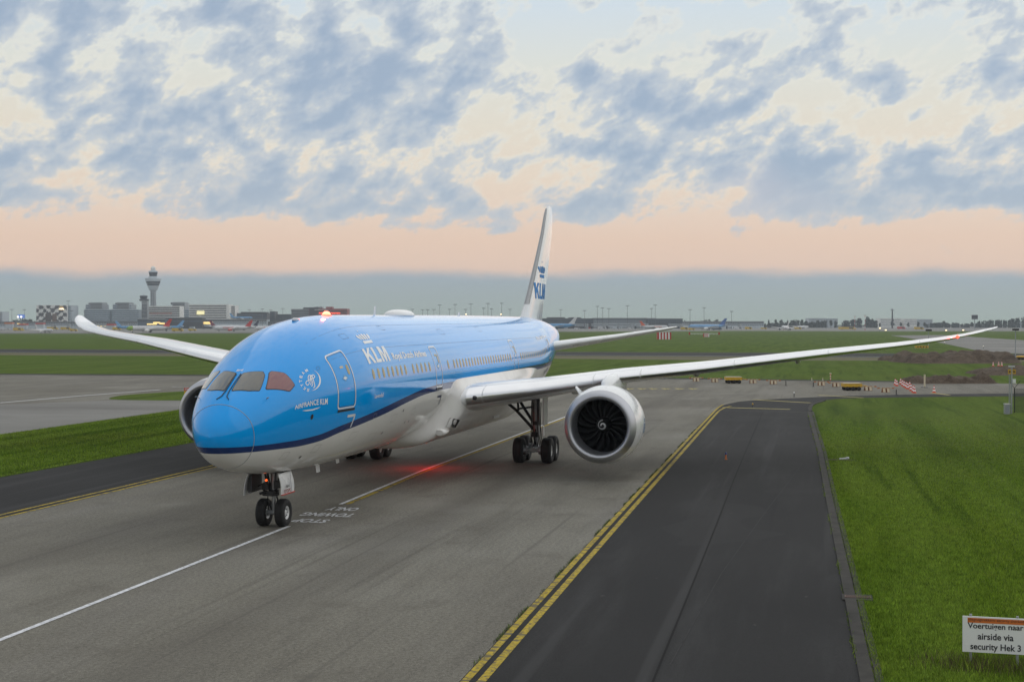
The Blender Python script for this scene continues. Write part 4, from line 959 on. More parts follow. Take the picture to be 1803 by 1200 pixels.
# nose gear keel lamp glow and main lettering on the pavement: stop / towing / only, read from the far side
def ground_text(s, y_start, y_end, x_base, x_top):
    v, f = curve_mesh(text=s, offset=.028); v = norm_box(v)
    me = bpy.data.meshes.new('ground_lettering'); me.from_pydata([(x_base+(x_top-x_base)*b, y_start+(y_end-y_start)*a, .021) for a, b in v], [], f); me.materials.append(GM['white'])
    o = bpy.data.objects.new('ground_lettering', me); COL.objects.link(o); struct(o)
for s, l, r in (('STOP', (575, 917), (500, 916.5)), ('TOWING', (622, 908.5), (513, 905)), ('ONLY', (620, 897), (553, 896.5))):
    a, b = at(*l), at(*r); print(s, a, b)
ground_text('STOP', -1.55, -.20, 7.55, 6.65); ground_text('TOWING', -2.0, .10, 9.3, 8.35); ground_text('ONLY', -1.6, -.35, 11.0, 10.05)
# ------------------------------------------------------------------ surroundings near and middle distance
def facing(px, row=None, D=None, z=0.0):
    D = D or drow(row); return gpos(px, D, z), D/FPX
# white notice board in the grass, bottom right
p0, p1 = at(1709, 1172), at(1791.5, 1176.8)
pb = (p0+p1)/2; ang = math.atan2(p1[1]-p0[1], p1[0]-p0[0]); sp = float(np.hypot(*(p1-p0)[:2]))
sg = thing('notice_board', 'white notice board with an orange strip standing in the grass beside the kerb', 'sign', (pb[0], pb[1], 0), ang)
u_ = sp/82.5                     # metres per photo pixel on the board
bx0, bx1 = (1694-1750)*u_, (1812-1750)*u_; zt, zb = 1.09, .315
MB().box(bx0, bx1, -.015, .015, zb, zt).build('board', MW, sg)
for x in (-sp/2, sp/2): MB().tube([(x, .04, -.1), (x, .04, 1.13)], .030, 10).build('post', MPOLE, sg)
MB().box(bx0+9*u_, bx1, -.019, -.0155, zt-11.5*u_, zt-2.5*u_).build('orange_strip', MORANGE, sg)
bw = (zt-zb)/64.5
def btext(s, x0, x1, top, bot, off, keep=None):
    plane_text('lettering', s, ((x0-1750)*u_, -.021, zt-(bot-1084)*bw), (1, 0, 0), (0, 0, 1), (x1-x0)*u_, (bot-top)*bw, MINK, sg, off, sp=1.0)
btext('Voertuigen', 1703, 1769.5, 1095, 1108.5, .018); btext('naar', 1775, 1801.5, 1098, 1105.2, .018); btext('airside via', 1721, 1784, 1113, 1125, .018); btext('security Hek 3', 1708, 1797, 1131.5, 1147, .018)
btext('vliegtuigtrekkers: security checked ?', 1704, 1806, 1086.5, 1093, .0)

# perimeter fence at the right edge, with a sign post and a cabinet in front
MESHG = mat('fence_mesh', (.020,.028,.022), .6, var=.2)
fp = at(1786, 726); D0 = drow(726)
fe = thing('fence', 'dark green mesh fence with forked tops at the edge of the grass', 'fence', (fp[0], fp[1], 0), FACE-.25)
for i in range(15):
    x = i*1.25
    MB().tube([(x, 0, 0), (x, 0, 2.05)], .045, 8).build('post', MESHG, fe)
    MB().tube([(x-.45, 0, 2.65), (x, 0, 2.05), (x+.45, 0, 2.65)], .03, 6).build('forked_arm', MESHG, fe)
mb = MB()
for z in np.arange(.05, 2.05, .10): mb.box(0, 17.5, -.008, .008, z, z+.022)
for x in np.arange(0, 17.5, .07): mb.box(x, x+.014, -.006, .006, .05, 2.05)
mb.build('mesh_panel', MESHG, fe)
mb = MB()
for z, s in ((2.6, 1), (2.35, 1), (2.6, -1), (2.35, -1)): mb.tube([(s*(z-2.05)*.75, 0, z), (17.5+s*(z-2.05)*.75, 0, z)], .012, 5)
mb.build('wire', MESHG, fe)
(sx_, sy_, _), u = facing(1781.5, 728)
sp_ = thing('sign_post', 'steel post carrying two small yellow signs and a lamp bar in front of the fence', 'sign post', (sx_, sy_, 0), FACE)
MB().tube([(0, 0, 0), (0, 0, 82*u)], 1.5*u, 10).build('post', MPOLE, sp_)
MB().tube([(-3.5*u, .05, 0), (-3.5*u, .05, 74*u)], .04, 8).build('post', MPOLE, sp_)
for x0, x1 in ((-6.5, -1), (1.2, 7)): 
    pn = MB().box(x0*u, x1*u, -.05, -.02, 70*u, 78*u).build('panel', MYEL, sp_)
    MB().prism([(x0*u+.8*u, 74*u), (x0*u+2.6*u, 76.5*u), (x0*u+2.6*u, 75*u), (x1*u-.8*u, 75*u), (x1*u-.8*u, 73*u), (x0*u+2.6*u, 73*u), (x0*u+2.6*u, 71.5*u)], .054, .058, Matrix(((1,0,0,0),(0,0,-1,0),(0,1,0,0),(0,0,0,1)))).build('arrow_mark', MINK, pn)
MB().box(-5*u, 5*u, -.1, .1, 82*u, 84.5*u).build('lamp_bar', MGREY, sp_)
MB().box(1*u, 6*u, -.2, -.06, 54*u, 61*u).build('meter_box', MW, sp_)
(sx_, sy_, _), u = facing(1773.5, 728.5)
cb = thing('cabinet', 'small grey utility cabinet standing in the grass left of the sign post', 'cabinet', (sx_, sy_, 0), FACE)
MB().box(-4.2*u, 4.2*u, -.2, .2, 0, 17*u).build('body', MPOLE, cb); MB().box(-4.6*u, 4.6*u, -.24, .24, 17*u, 18.3*u).build('lid', MGREY, cb)
MB().box(-3.6*u, 3.6*u, -.215, -.203, 2*u, 15.5*u).build('door', mat('cabinet_door', (.27,.29,.33), .5), cb)

# orange and red warning board on the grass island
(sx_, sy_, _), u = facing(330, 703)
wb = thing('warning_board', 'yellow warning board with a red top on the small grass island', 'sign', (sx_, sy_, 0), FACE)
MB().box(-6*u, 6*u, -.04, .04, 1*u, 15.5*u).build('panel', MYEL, wb); MB().box(-6*u, 6*u, -.045, .045, 15.5*u, 20.5*u).build('red_header', MRED, wb)
plane_text('lettering', 'STOP', (-4.6*u, -.049, 16.6*u), (1, 0, 0), (0, 0, 1), 9.2*u, 2.9*u, MW, wb)
for x in (-4, 4): MB().box(x*u-.03, x*u+.03, -.02, .02, -.05, 1*u).build('leg', MPOLE, wb)
mb = MB()
for z in (12.6, 10, 7.4, 4.8): mb.box(-4.4*u, 3.6*u, -.049, -.041, z*u, (z+.8)*u)

# hazard barriers: striped beam on two blocks with white faced boards
MBROWN2 = mat('barrier_orange', (.42,.14,.03), .6, var=.2, vscale=4)
MBWOOD = mat('barrier_board', (.50,.42,.29), .6, var=.15, vscale=4)
MBROWN = mat('barrier_brown', (.24,.10,.035), .6, var=.2, vscale=4)
def make_barrier(u):
    r = thing('barrier', '', 'barrier', (0, 0, 0), FACE, 'orange and white hazard barriers across the closed taxiway')
    ln = 25*u; bm_ = MB(); k = 7
    for i in range(k):
        bm_.cur = i % 2; bm_.box(-ln/2+ln*i/k, -ln/2+ln*(i+1)/k, -.05, .05, .40, .52)
    bm_.build('beam', [MBROWN2, MBWOOD], r)
    for x in (-3.2*u, 2.8*u):
        bd = MB(); w2 = 2.4*u
        bd.prism([(-.34, 0), (.34, 0), (.07, .50), (-.07, .50)], x-w2, x+w2, Matrix(((0,0,1,0),(1,0,0,0),(0,1,0,0),(0,0,0,1)))).build('block', MBROWN, r)
        MB().add([(x-w2*.70, -.345, .03), (x+w2*.78, -.345, .03), (x+w2*.78, -.10, .47), (x-w2*.70, -.10, .47)], [(0,1,2,3)]).build('white_board', MBWOOD, r)
    return r
bars = [(1226, 671, 'barrier partly under the wing, at the left end of the left barrier row'), (1259, 672.5, 'barrier just left of the yellow cart in the left barrier row'),
        (1326, 674.5, 'barrier just right of the yellow cart in the left barrier row'), (1362, 676, 'barrier at the right end of the left barrier row, beside the gap'),
        (1446.5, 678.5, 'barrier at the left end of the right barrier row, beside the gap'), (1472.5, 680.5, 'barrier just left of the yellow cart in the right barrier row'),
        (1529, 687.5, 'barrier just right of the yellow cart in the right barrier row'), (1560, 690.5, 'barrier at the right end of the right barrier row, below the cones')]
b0 = None
for px, row, lb in bars:
    (x, y, _), u = facing(px, row)
    if b0 is None: b0 = make_barrier(u); b0.location = (x, y, 0); b0['label'] = lb
    else: dup(b0, (x, y, 0), FACE, lb)
def make_cart(u):
    r = thing('cart', '', 'cart', (0, 0, 0), FACE, 'yellow flat carts behind the barriers')
    w2 = 14*u
    MB().box(-w2, w2, -.8, .8, .42, .78).build('deck', MYEL, r)
    MB().box(-w2*.98, w2*.98, -.82, .82, .78, .83).build('top_board', MBWOOD, r)
    MB().tube([(w2, 0, .6), (w2+.9, 0, .45)], .05, 8).build('drawbar', MYEL, r)
    for x in (-w2*.65, 0, w2*.65):
        for y in (-.75, .75): MB().lathe([(-.12, .02), (-.12, .23), (.12, .23), (.12, .02)], 'Y', (x, y, .23), 14).build('wheel', MTYRE, r)
    return r
(x, y, _), u = facing(1291, 674.5); ct = make_cart(u); ct.location = (x, y, 0); ct['label'] = 'low yellow cart in the left barrier row, nearest the wing'
(x, y, _), u = facing(1499.5, 687); dup(ct, (x, y, 0), FACE, 'low yellow cart in the right barrier row, nearest the cones')
for px, row, h, lb in ((1384, 678.8, 9, 'thin dark post at the right end of the left barrier row'), (1432.5, 680.5, 8, 'thin dark post at the left end of the right barrier row'), (1578.5, 694.5, 9, 'thin dark post at the right end of the right barrier row')):
    (x, y, _), u = facing(px, row)
    o = thing('marker_post', lb, 'post', (x, y, 0), FACE, 'dark posts at the barrier ends'); MB().tube([(0, 0, 0), (0, 0, h*u)], .05, 8).build('post', MBLK, o); MB().lathe([(0, .2), (.05, .18)], 'Z', (0, 0, 0), 12, caps=True).build('foot', MBLK, o)
# traffic cones
def make_cone():
    r = thing('traffic_cone', '', 'cone', (0, 0, 0), 0, 'red and white cones on the closed taxiway')
    MB().box(-.24, .24, -.24, .24, 0, .04).build('base', MORANGE, r)
    c = MB()
    for i, (a, b) in enumerate(((.04, .20), (.20, .36), (.36, .52), (.52, .66), (.66, .78))):
        c.cur = i % 2; ra = .19-.15*(a/.78); rb = .19-.15*(b/.78); c.lathe([(a, ra), (b, rb)], 'Z', (0, 0, 0), 16, caps=(i == 4))
    c.build('cone_body', [mat('cone_red', (.62,.06,.03), .5), MW], r)
    return r
ORD = ['first', 'second', 'third', 'fourth', 'fifth', 'sixth', 'seventh', 'eighth', 'ninth', 'tenth', 'eleventh', 'twelfth', 'thirteenth', 'fourteenth', 'fifteenth', 'sixteenth', 'seventeenth', 'eighteenth']
cones = [(1576.6, 677.5), (1579.3, 679.5), (1586, 676.5), (1589.5, 679.5), (1592.5, 681.5), (1596, 683), (1598.5, 685), (1602, 683), (1604.5, 688), (1608, 690.5), (1610.5, 692)]
c0 = None
for i, (px, row) in enumerate(cones):
    (x, y, _), u = facing(px, row); lb = ORD[i]+' cone from the left in the slanting row beside the barriers'
    if c0 is None: c0 = make_cone(); c0.location = (x, y, 0); c0['label'] = lb
    else: dup(c0, (x, y, 0), 0, lb)
(x, y, _), u = facing(1645, 691.5); dup(c0, (x, y, 0), 0, 'single red and white cone standing alone right of the cone row')
for px, row, lb in ((1749, 644.5, 'leftmost of the three cones in front of the far earth mound'), (1758.5, 644.2, 'middle of the three cones in front of the far earth mound'), (1764, 644.3, 'rightmost of the three cones in front of the far earth mound')):
    (x, y, _), u = facing(px, row); r = dup(c0, (x, y, 0), 0, lb); r['group'] = 'cones in front of the far earth mound'
# plain post on a black foot, little marker
(x, y, _), u = facing(1628.3, 682)
o = thing('bollard_post', 'cream post on a round black foot right of the cone row', 'post', (x, y, 0)); MB().tube([(0, 0, .05), (0, 0, 23*u)], .09, 10).build('post', MCREAM, o); MB().lathe([(0, .45), (.08, .42)], 'Z', (0, 0, 0), 18, caps=True).build('foot', MBLK, o)
(x, y, _), u = facing(1462.5, 670)
o = thing('wind_marker', 'orange and white stick marker in the grass behind the right barriers', 'marker', (x, y, 0), FACE); c = MB()
for i in range(5): c.cur = i % 2; c.tube([(0, 0, i*2.3*u), (0, 0, (i+1)*2.3*u)], .07, 8)
c.build('stick', [MORANGE, MW], o); MB().box(-1.5*u, 1.5*u, -.05, .05, 11.5*u, 13.8*u).build('board', MCREAM, o)
for px, lb in ((1429.5, 'left one of two thin pegs in the grass behind the right barriers'), (1448.8, 'right one of two thin pegs in the grass behind the right barriers')):
    (x, y, _), u = facing(px, 670); o = thing('peg', lb, 'peg', (x, y, 0), 0, 'thin pegs in the grass'); MB().tube([(0, 0, 0), (0, 0, 5*u)], .05, 6).build('stick', MCREAM, o); MB().lathe([(0, .14), (.08, .10)], 'Z', (0, 0, 0), 10, caps=True).build('base', MPOLE, o)
# pavement edge lights
def edge_light(px, row, lb, lens, h=.38):
    (x, y, _), u = facing(px, row); o = thing('edge_light', lb, 'ground light', (x, y, 0))
    MB().lathe([(0, .09), (.03, .08), (.04, .045), (h-.12, .045)], 'Z', (0, 0, 0), 14, caps=True).build('stem', MORANGE if h == .40 and 'short' in lb else MDARK, o)
    MB().lathe([(h-.12, .065), (h-.04, .065), (h+.0, .03), (h+.01, .002)], 'Z', (0, 0, 0), 14).build('lens', lens, o)
BLUEL = mat('blue_lens', (.05,.12,.5), .2, emit=(.15,.3,1), estr=.5)
edge_light(1278.5, 809, 'short orange light with a blue lens on the dark shoulder', mat('dull_blue_lens', (.03,.06,.22), .3), .40)
edge_light(1398.5, 698.5, 'dark light with a white lens beside the curved edge line', MW, .5)
edge_light(1325.5, 717.5, 'small dark light beside the yellow hold bar', MYEL, .4)
for px, row, lb in ((1722, 621, 'blue light on the far bank of the runway, left of the mound top'), (1663, 606.5, 'white light at the far taxiway junction under the wing tip'), (1731.5, 614, 'white light on the far taxiway, right of the wing tip lamp')): edge_light(px, row, lb, MLAMPW if 'white' in lb else BLUEL, .9)

# earth mounds: lumpy height fields
def mound(label, px0, px1, row, hpx, depth, seed, peaks, mt):
    D = drow(row); u = D/FPX; cxp = (px0+px1)/2; (x, y, _) = gpos(cxp, D); wd = (px1-px0)*u; H = hpx*u
    nx, ny = 110, 34; rng = np.random.default_rng(seed)
    gx, gy = np.meshgrid(np.linspace(-.5, .5, nx), np.linspace(0, 1, ny), indexing='ij')
    h = np.zeros_like(gx)
    for c, wv, a in peaks: h = np.maximum(h, a*np.clip(1-((gx-c)/wv)**2-((gy-.45)/.5)**2, 0, None)**.75)
    for oc in range(5):
        f_ = 5*2**oc; ph = rng.uniform(0, 6.28, 8); dr = rng.normal(0, 1, (8, 2)); dr /= np.linalg.norm(dr, axis=1)[:, None]
        nzz = sum(np.sin(f_*(gx*dr[k, 0]*wd/depth+gy*dr[k, 1])+ph[k]) for k in range(8))/8; h = h*(1+.42*nzz/(1.35**oc))
    h = np.clip(h, 0, 1.25); edge_ = np.minimum(1, np.minimum.reduce([(gx+.5)*14, (.5-gx)*14, gy*6, (1-gy)*6])); h = h*edge_*H
    vs = [(gx[i, j]*wd, gy[i, j]*depth, h[i, j]-.02) for i in range(nx) for j in range(ny)]
    fs_ = [(i*ny+j, (i+1)*ny+j, (i+1)*ny+j+1, i*ny+j+1) for i in range(nx-1) for j in range(ny-1)]
    o = MB().add(vs, fs_, True).build('earth_mound', mt, None, (x, y, 0), FACE); tag(o, label, 'earth mound', 'mounds of dug earth by the closed taxiway')
MSOIL2 = ground_mat('dark_clods', 'soil')
mound('long brown earth mound behind the cones, below the port wing tip', 1597, 1812, 640, 26, 22, 3, [(-.34, .14, .98), (-.22, .14, .85), (.02, .2, .72), (.20, .2, .80), (.38, .16, .7), (.0, .5, .45)], GM['soil'])
mound('small pale earth heap left of the long brown mound', 1556, 1588, 635, 9, 9, 5, [(0, .45, 1)], GM['soil'])
mound('dark clod bank along the closed taxiway behind the cones', 1592, 1775, 675.5, 17, 6, 8, [(-.3, .22, .62), (-.1, .25, .8), (.12, .2, .75), (.31, .13, 1.0), (.0, .5, .4)], MSOIL2)
mound('brown earth heap at the right edge near the fence', 1735, 1860, 661, 17, 14, 11, [(.1, .45, .9), (-.25, .25, .6), (.35, .2, .8)], GM['soil'])
# yellow digger-like tank by the second floodlight and a red roll by the mound
(x, y, _), u = facing(1797, 633)
o = thing('yellow_trailer', 'yellow site trailer behind the brown mound at the right edge', 'trailer', (x, y, 0), FACE); MB().rings([[(q*u, .7*math.cos(a)*s, 5.2*u+2.0*u*s*math.sin(a)) for a in np.linspace(0, 2*PI, 14, endpoint=False)] for q, s in ((-7, .3), (-6, .9), (-2, 1), (5, 1), (8, .5))]).build('tank', MYEL, o)
for q in (-3, 4): MB().lathe([(-.6, .05), (-.6, 1.6*u), (.6, 1.6*u), (.6, .05)], 'Y', (q*u, 0, 1.6*u), 12).build('wheel', MTYRE, o)
(x, y, _), u = facing(1598, 630)
o = thing('drain_pipe_roll', 'red plastic netting roll lying left of the long brown mound', 'netting roll', (x, y, 0), FACE); MB().tube([(-6*u, 0, 1.5*u), (-2*u, .2, 2.4*u), (2*u, 0, 1.6*u), (5*u, .3, 1.4*u)], [1.2*u, 1.6*u, 1.5*u, 1.0*u], 10).build('roll', MRED, o); MB().tube([(-3*u, -.3, .3*u), (4*u, -.4, .3*u)], .3*u, 8).build('loose_end', MORANGE, o)
# floodlight poles
def flood(px, row, top, lb):
    (x, y, _), u = facing(px, row); o = thing('floodlight', lb, 'floodlight', (x, y, 0), FACE, 'grey floodlight poles by the earth mounds'); h = (row-top)*u
    MB().tube([(0, 0, 0), (0, 0, h)], [.11, .08], 10).build('pole', MPOLE, o); MB().box(-4.6*u, 4.6*u, -.1, .1, h-.4*u, h+.4*u).build('crossbar', MDARK, o)
    for q in (-4, -1.4, 1.4, 4): MB().box((q-.95)*u, (q+.95)*u, -.4, .3, h-1.6*u, h+1.7*u).build('lamp_head', MBLK, o)
flood(1635, 612.5, 581, 'floodlight pole left of the red wing tip lamp, its heads dark'); flood(1788, 629, 580, 'floodlight pole at the right edge behind the brown mound')
# yellow direction sign by the runway
(x, y, _), u = facing(1624, 613.5)
o = thing('taxi_sign', 'long low yellow direction board in the grass under the port wing', 'sign', (x, y, 0), FACE); MB().box(-13*u, 11*u, -.15, .15, 1.2*u, 5.2*u).build('panel', MYEL, o)
for q in (-12, -4, 4, 10): MB().box((q-.4)*u, (q+.4)*u, -.1, .1, 0, 1.2*u).build('leg', MPOLE, o)
mb = MB()
for q in (-8, -3, 2, 7): mb.box((q-1)*u, (q+1)*u, -.17, -.155, 2.2*u, 4.2*u)
mb.build('black_marks', MINK, o)
# red and white striped huts
def hut(px, row, wpx, hpx, k, lb):
    (x, y, _), u = facing(px, row); o = thing('striped_hut', lb, 'hut', (x, y, 0), FACE, 'red and white equipment huts'); c = MB(); w2 = wpx*u/2
    for i in range(k):
        c.cur = i % 2; c.box(-w2+2*w2*i/k, -w2+2*w2*(i+1)/k-.002, -w2*.6, w2*.6, 0, hpx*u)
    c.build('wall', [MRED, MW], o); MB().box(-w2*1.02, w2*1.02, -w2*.63, w2*.63, hpx*u, hpx*u+.5*u).build('roof', MGREY, o)
    MB().box(w2*.55, w2*.8, -w2*.63, -w2*.61, 0, hpx*u*.7).build('door', MW, o)
hut(1169, 597.3, 24, 12.8, 9, 'larger red and white striped hut beyond the tailplane tip'); hut(1243.5, 593, 10, 6.5, 6, 'smaller red and white striped hut further right and further away')
(x, y, _), u = facing(1240, 589)
o = thing('antenna_array', 'low white antenna bar with red ends behind the smaller striped hut', 'antenna', (x, y, 0), FACE); MB().box(-27*u, 27*u, -.2, .2, 1.6*u, 2.3*u).build('bar', MW, o)
for q in (-26, 26): MB().box((q-1.2)*u, (q+1.2)*u, -.3, .3, 0, 4.5*u).build('end_box', MRED, o)
for q in np.linspace(-22, 22, 9): MB().box((q-.25)*u, (q+.25)*u, -.1, .1, 0, 2.6*u).build('stand', MW, o)

# drain slab and pipe in the verge
a_, b_ = at(1478, 1052), at(1522, 1053)
dr = thing('drain', 'brown drain grate set in a concrete pad beside the kerb', 'drain', (a_[0], -20.15, 0), 0)
MB().box(-.40, .40, -.80, .0, -.02, .05).build('pad', GM['kerb'], dr); gr = MB()
for k in range(9): gr.box(-.16+.32*k/9, -.16+.32*k/9+.022, -.74, -.10, .045, .062)
gr.box(-.17, .17, -.10, -.07, .045, .064); gr.box(-.17, .17, -.76, -.735, .045, .064); gr.build('grate', mat('rusty_iron', (.085,.045,.032), .7, var=.3), dr)
a_ = at(1478, 809)
dp = thing('drain_pipe', 'short white drain pipe end in a bare patch of grass beside the kerb', 'pipe', (a_[0], a_[1], 0), 0)
MB().tube([(0, 0, .03), (.08, -.42, .07)], .065, 12).build('pipe', MGREY, dp); MB().lathe([(-.02, .09), (.07, .08)], 'Z', (.08, -.44, .08), 14, caps=True).build('cap', MGREY, dp)
sheet('bare_patch', [(a_[0]+q*math.cos(k*.45)*.45-.05, a_[1]+.15+q*math.sin(k*.45)*1.0) for k, q in enumerate((1, .8, 1.1, .7, .95, 1.2, .85, 1, .75, 1.1, .9, 1.05, .8, .95))], .022, GM['soil'])
# ------------------------------------------------------------------ terminal, tower and far things (true sizes, far away)
BD = 2300.0
def fmat(name, col, rough=.6, **k): return mat(name, col, rough, var=k.pop('var', .10), vscale=k.pop('vscale', .15), **k)
FW = fmat('far_white_cladding', (.82,.82,.79)); FG = fmat('far_grey_concrete', (.30,.325,.345)); FDK = fmat('far_dark_glass', (.030,.038,.050), .3); FBG = fmat('far_blue_glass', (.085,.13,.175), .3)
FPALE = fmat('far_pale_panel', (.50,.56,.60)); FDARK = fmat('far_dark_cladding', (.040,.043,.052)); FBRN = fmat('far_bronze_cladding', (.11,.075,.06)); FRED = fmat('far_red_cladding', (.28,.05,.05))
FLIT = mat('lit_windows', (.9,.7,.3), .4, emit=(1,.68,.22), estr=1.3, var=.5, vscale=.35); FROOF = fmat('far_roof', (.16,.17,.18))
ADV = mat('lit_screen', (.8,.75,.4), .4, emit=(.95,.85,.45), estr=.9, var=.4, vscale=.5); ADVB = mat('lit_blue_screen', (.1,.2,.6), .4, emit=(.10,.22,.62), estr=.6, var=.5, vscale=.5)
class Far:
    """local frame at depth D: x right, y away, z up, in photo pixels of that depth"""
    def __init__(s, px, D, name, label, cat, group=None, rz=0.0):
        s.px, s.D, s.u = px, D, D/FPX; s.root = thing(name, label, cat, gpos(px, D), FACE+rz, group)
    def X(s, px): return (px-s.px)*s.u
    def Z(s, row): return zrow(row, s.D)
    def box(s, nm, x0, x1, r0, r1, y0, y1, mt, parent=None):
        z1 = s.Z(r0); z0 = s.Z(r1) if r1 is not None else 0.0
        return MB().box(s.X(x0), s.X(x1), y0, y1, z0, z1).build(nm, mt, parent or s.root)
    def bands(s, nm, x0, x1, rows, y0, mt, parent=None, h=1.0, split=None):
        for r in rows:
            mb = MB(); n = split or 1
            for i in range(n):
                a, b = s.X(x0)+(s.X(x1)-s.X(x0))*i/n, s.X(x0)+(s.X(x1)-s.X(x0))*(i+1)/n
                g_ = 0 if n == 1 else (b-a)*.12
                mb.box(a+g_, b-g_, y0-.25, y0, s.Z(r+h), s.Z(r))
            mb.build(nm, mt, parent or s.root)
# three stepped office blocks with rounded ends
def office(px, D, lb, x0, x1, top, base=577, core=None, seed=0):
    F = Far(px, D, 'office_block', lb, 'office block', 'stepped glass office blocks left of the control tower')
    w2 = (x1-x0)
    for (a, b, t, dp) in ((x0, x1, top+9, 0), (x0+2.5, x1-w2*.30, top, 3)):
        n = 12; r = F.u*(b-a)*.16
        poly = [(F.X(a), 40), (F.X(a), dp+r)]+[(F.X(a)+r-r*math.cos(q), dp+r-r*math.sin(q)) for q in np.linspace(0, PI/2, 6)]+[(F.X(b)-r+r*math.sin(q), dp+r-r*math.cos(q)) for q in np.linspace(0, PI/2, 6)]+[(F.X(b), 40)]
        fl = np.arange(t+.6, 566 if dp == 0 else top+9.4, 3.55)
        body = MB().prism(poly, 0, F.Z(t)).build('wall', FBG, F.root)
        for q in fl:
            pc = [(sum(p[0] for p in poly)/len(poly), sum(p[1] for p in poly)/len(poly))]
            pl = [((p[0]-pc[0][0])*1.01+pc[0][0], (p[1]-pc[0][1])*1.012+pc[0][1]) for p in poly]
            MB().prism(pl, F.Z(q+1.25), F.Z(q)).build('floor_band', FPALE, F.root)
    if core: 
        F.box('core', core[0], core[1], top-3.4, top+9, 2, 30, FG); F.bands('core_window', core[0]+1, core[1]-1, np.arange(top-1.5, top+8, 2.4), 2, FDK, h=1.0)
        F.box('plant_room', core[0]-3.5, core[0]+3, top-2.6, top+1, 5, 25, FDARK)
    return F
office(170, 2330, 'leftmost stepped glass office block, ending at the checkered hotel side', 146, 194, 535.5, core=(158, 180))
office(217, 2330, 'middle stepped glass office block, just left of the control tower', 194, 244, 535.5, core=(205, 227))
office(318, 2420, 'stepped glass office block behind the white building right of the tower', 300, 334, 535, core=(303, 325))
# checkered hotel
F = Far(94, 2280, 'hotel', 'white hotel with a dark diamond pattern far at the left', 'hotel')
F.box('wall', 64, 118, 537, None, 0, 45, FW); F.box('side_wall', 118, 123, 537, None, 6, 45, FPALE)
rng = np.random.default_rng(4); nx, ny = 39, 22; cw = (118-64)/nx; chh = (567-537.5)/ny
pat = np.zeros((nx, ny), int)
for i in range(nx):
    for j in range(ny):
        v1 = math.sin((i+j)*.62+.7)+math.sin((i-j)*.62+1.9)+.5*math.sin((i+2*j)*.37)+rng.normal(0, .38)
        pat[i, j] = v1 < .12
mb = MB()
for i in range(nx):
    for j in range(ny):
        if pat[i, j]: mb.box(F.X(64+cw*i), F.X(64+cw*(i+1)-.12), -.3, -.02, F.Z(537.6+chh*(j+1)-.1), F.Z(537.6+chh*j))
mb.build('diamond_pattern', FDARK, F.root)
F.box('entrance_bay', 80.5, 90, 551.5, 567, -.9, -.02, FBRN); F.bands('window', 81, 89.5, (553, 556, 559, 562), -.9, FDARK, h=1.4, split=4)
F.box('entrance_bay', 92.5, 100, 552, 567, -.9, -.02, fmat('far_bronze_light', (.22,.15,.11))); F.bands('window', 93, 99.5, (553.5, 556.5, 559.5, 562.5), -.9, FBRN, h=1.2, split=3)
F.box('roof_sign', 105, 112, 538.5, 541, -1.6, -.4, fmat('gold_sign', (.5,.3,.08))); F.box('lit_sign', 105, 112, 543, 544.6, -1.6, -.4, MLAMP)
F.bands('window', 118.6, 122.6, np.arange(539, 565, 2.6), 6, FBG, h=1.2)
# control tower
F = Far(270, 2363, 'control_tower', 'tall concrete airport control tower with a wide cab and white dome', 'control tower')
u = F.u
def tz(r): return F.Z(r)
MB().lathe([(0, 5.3*u), (tz(511), 4.9*u)], 'Z', (0, 0, 0), 24).build('shaft', FG, F.root)
mb = MB()
for r in np.arange(516, 540, 3.2): mb.box(-3*u, -1.6*u, -5.2*u, -4.8*u, tz(r+1.2), tz(r)); mb.box(1*u, 2.4*u, -5.25*u, -4.8*u, tz(r+1.2), tz(r))
mb.build('shaft_window', FDK, F.root)
MB().lathe([(tz(511.5), 6.0*u), (tz(508.8), 8.0*u), (tz(503.5), 9.8*u), (tz(502.5), 10.2*u)], 'Z', (0, 0, 0), 28, caps=True).build('lower_gallery', FPALE, F.root)
MB().lathe([(tz(502.4), 10.0*u), (tz(495.5), 12.6*u)], 'Z', (0, 0, 0), 28).build('gallery_window', FDK, F.root)
MB().lathe([(tz(495.4), 13.2*u), (tz(490.2), 14.4*u), (tz(489.8), 14.2*u), (tz(489.6), 7.0*u)], 'Z', (0, 0, 0), 28).build('parapet', FPALE, F.root)
MB().lathe([(tz(499.4), 12.0*u), (tz(498.6), 12.4*u)], 'Z', (0, 0, 0), 28).build('window_rail', FPALE, F.root)
MB().lathe([(tz(489.6), 8.4*u), (tz(486.6), 8.0*u), (tz(486.4), 6.2*u)], 'Z', (0, 0, 0), 28).build('cab_base', FPALE, F.root)
MB().lathe([(tz(486.4), 6.2*u), (tz(479.3), 7.8*u)], 'Z', (0, 0, 0), 24).build('cab_glass', FDK, F.root)
MB().lathe([(tz(479.2), 8.2*u), (tz(477.8), 8.2*u), (tz(476.2), 5.2*u), (tz(475.4), 3.6*u)], 'Z', (0, 0, 0), 24, caps=True).build('cab_roof', FPALE, F.root)
MB().lathe([(tz(475.4), 3.4*u), (tz(473.6), 4.3*u), (tz(471.5), 4.2*u), (tz(469.4), 2.6*u), (tz(468.4), .1*u)], 'Z', (0, 0, 0), 24).build('radar_dome', FW, F.root)
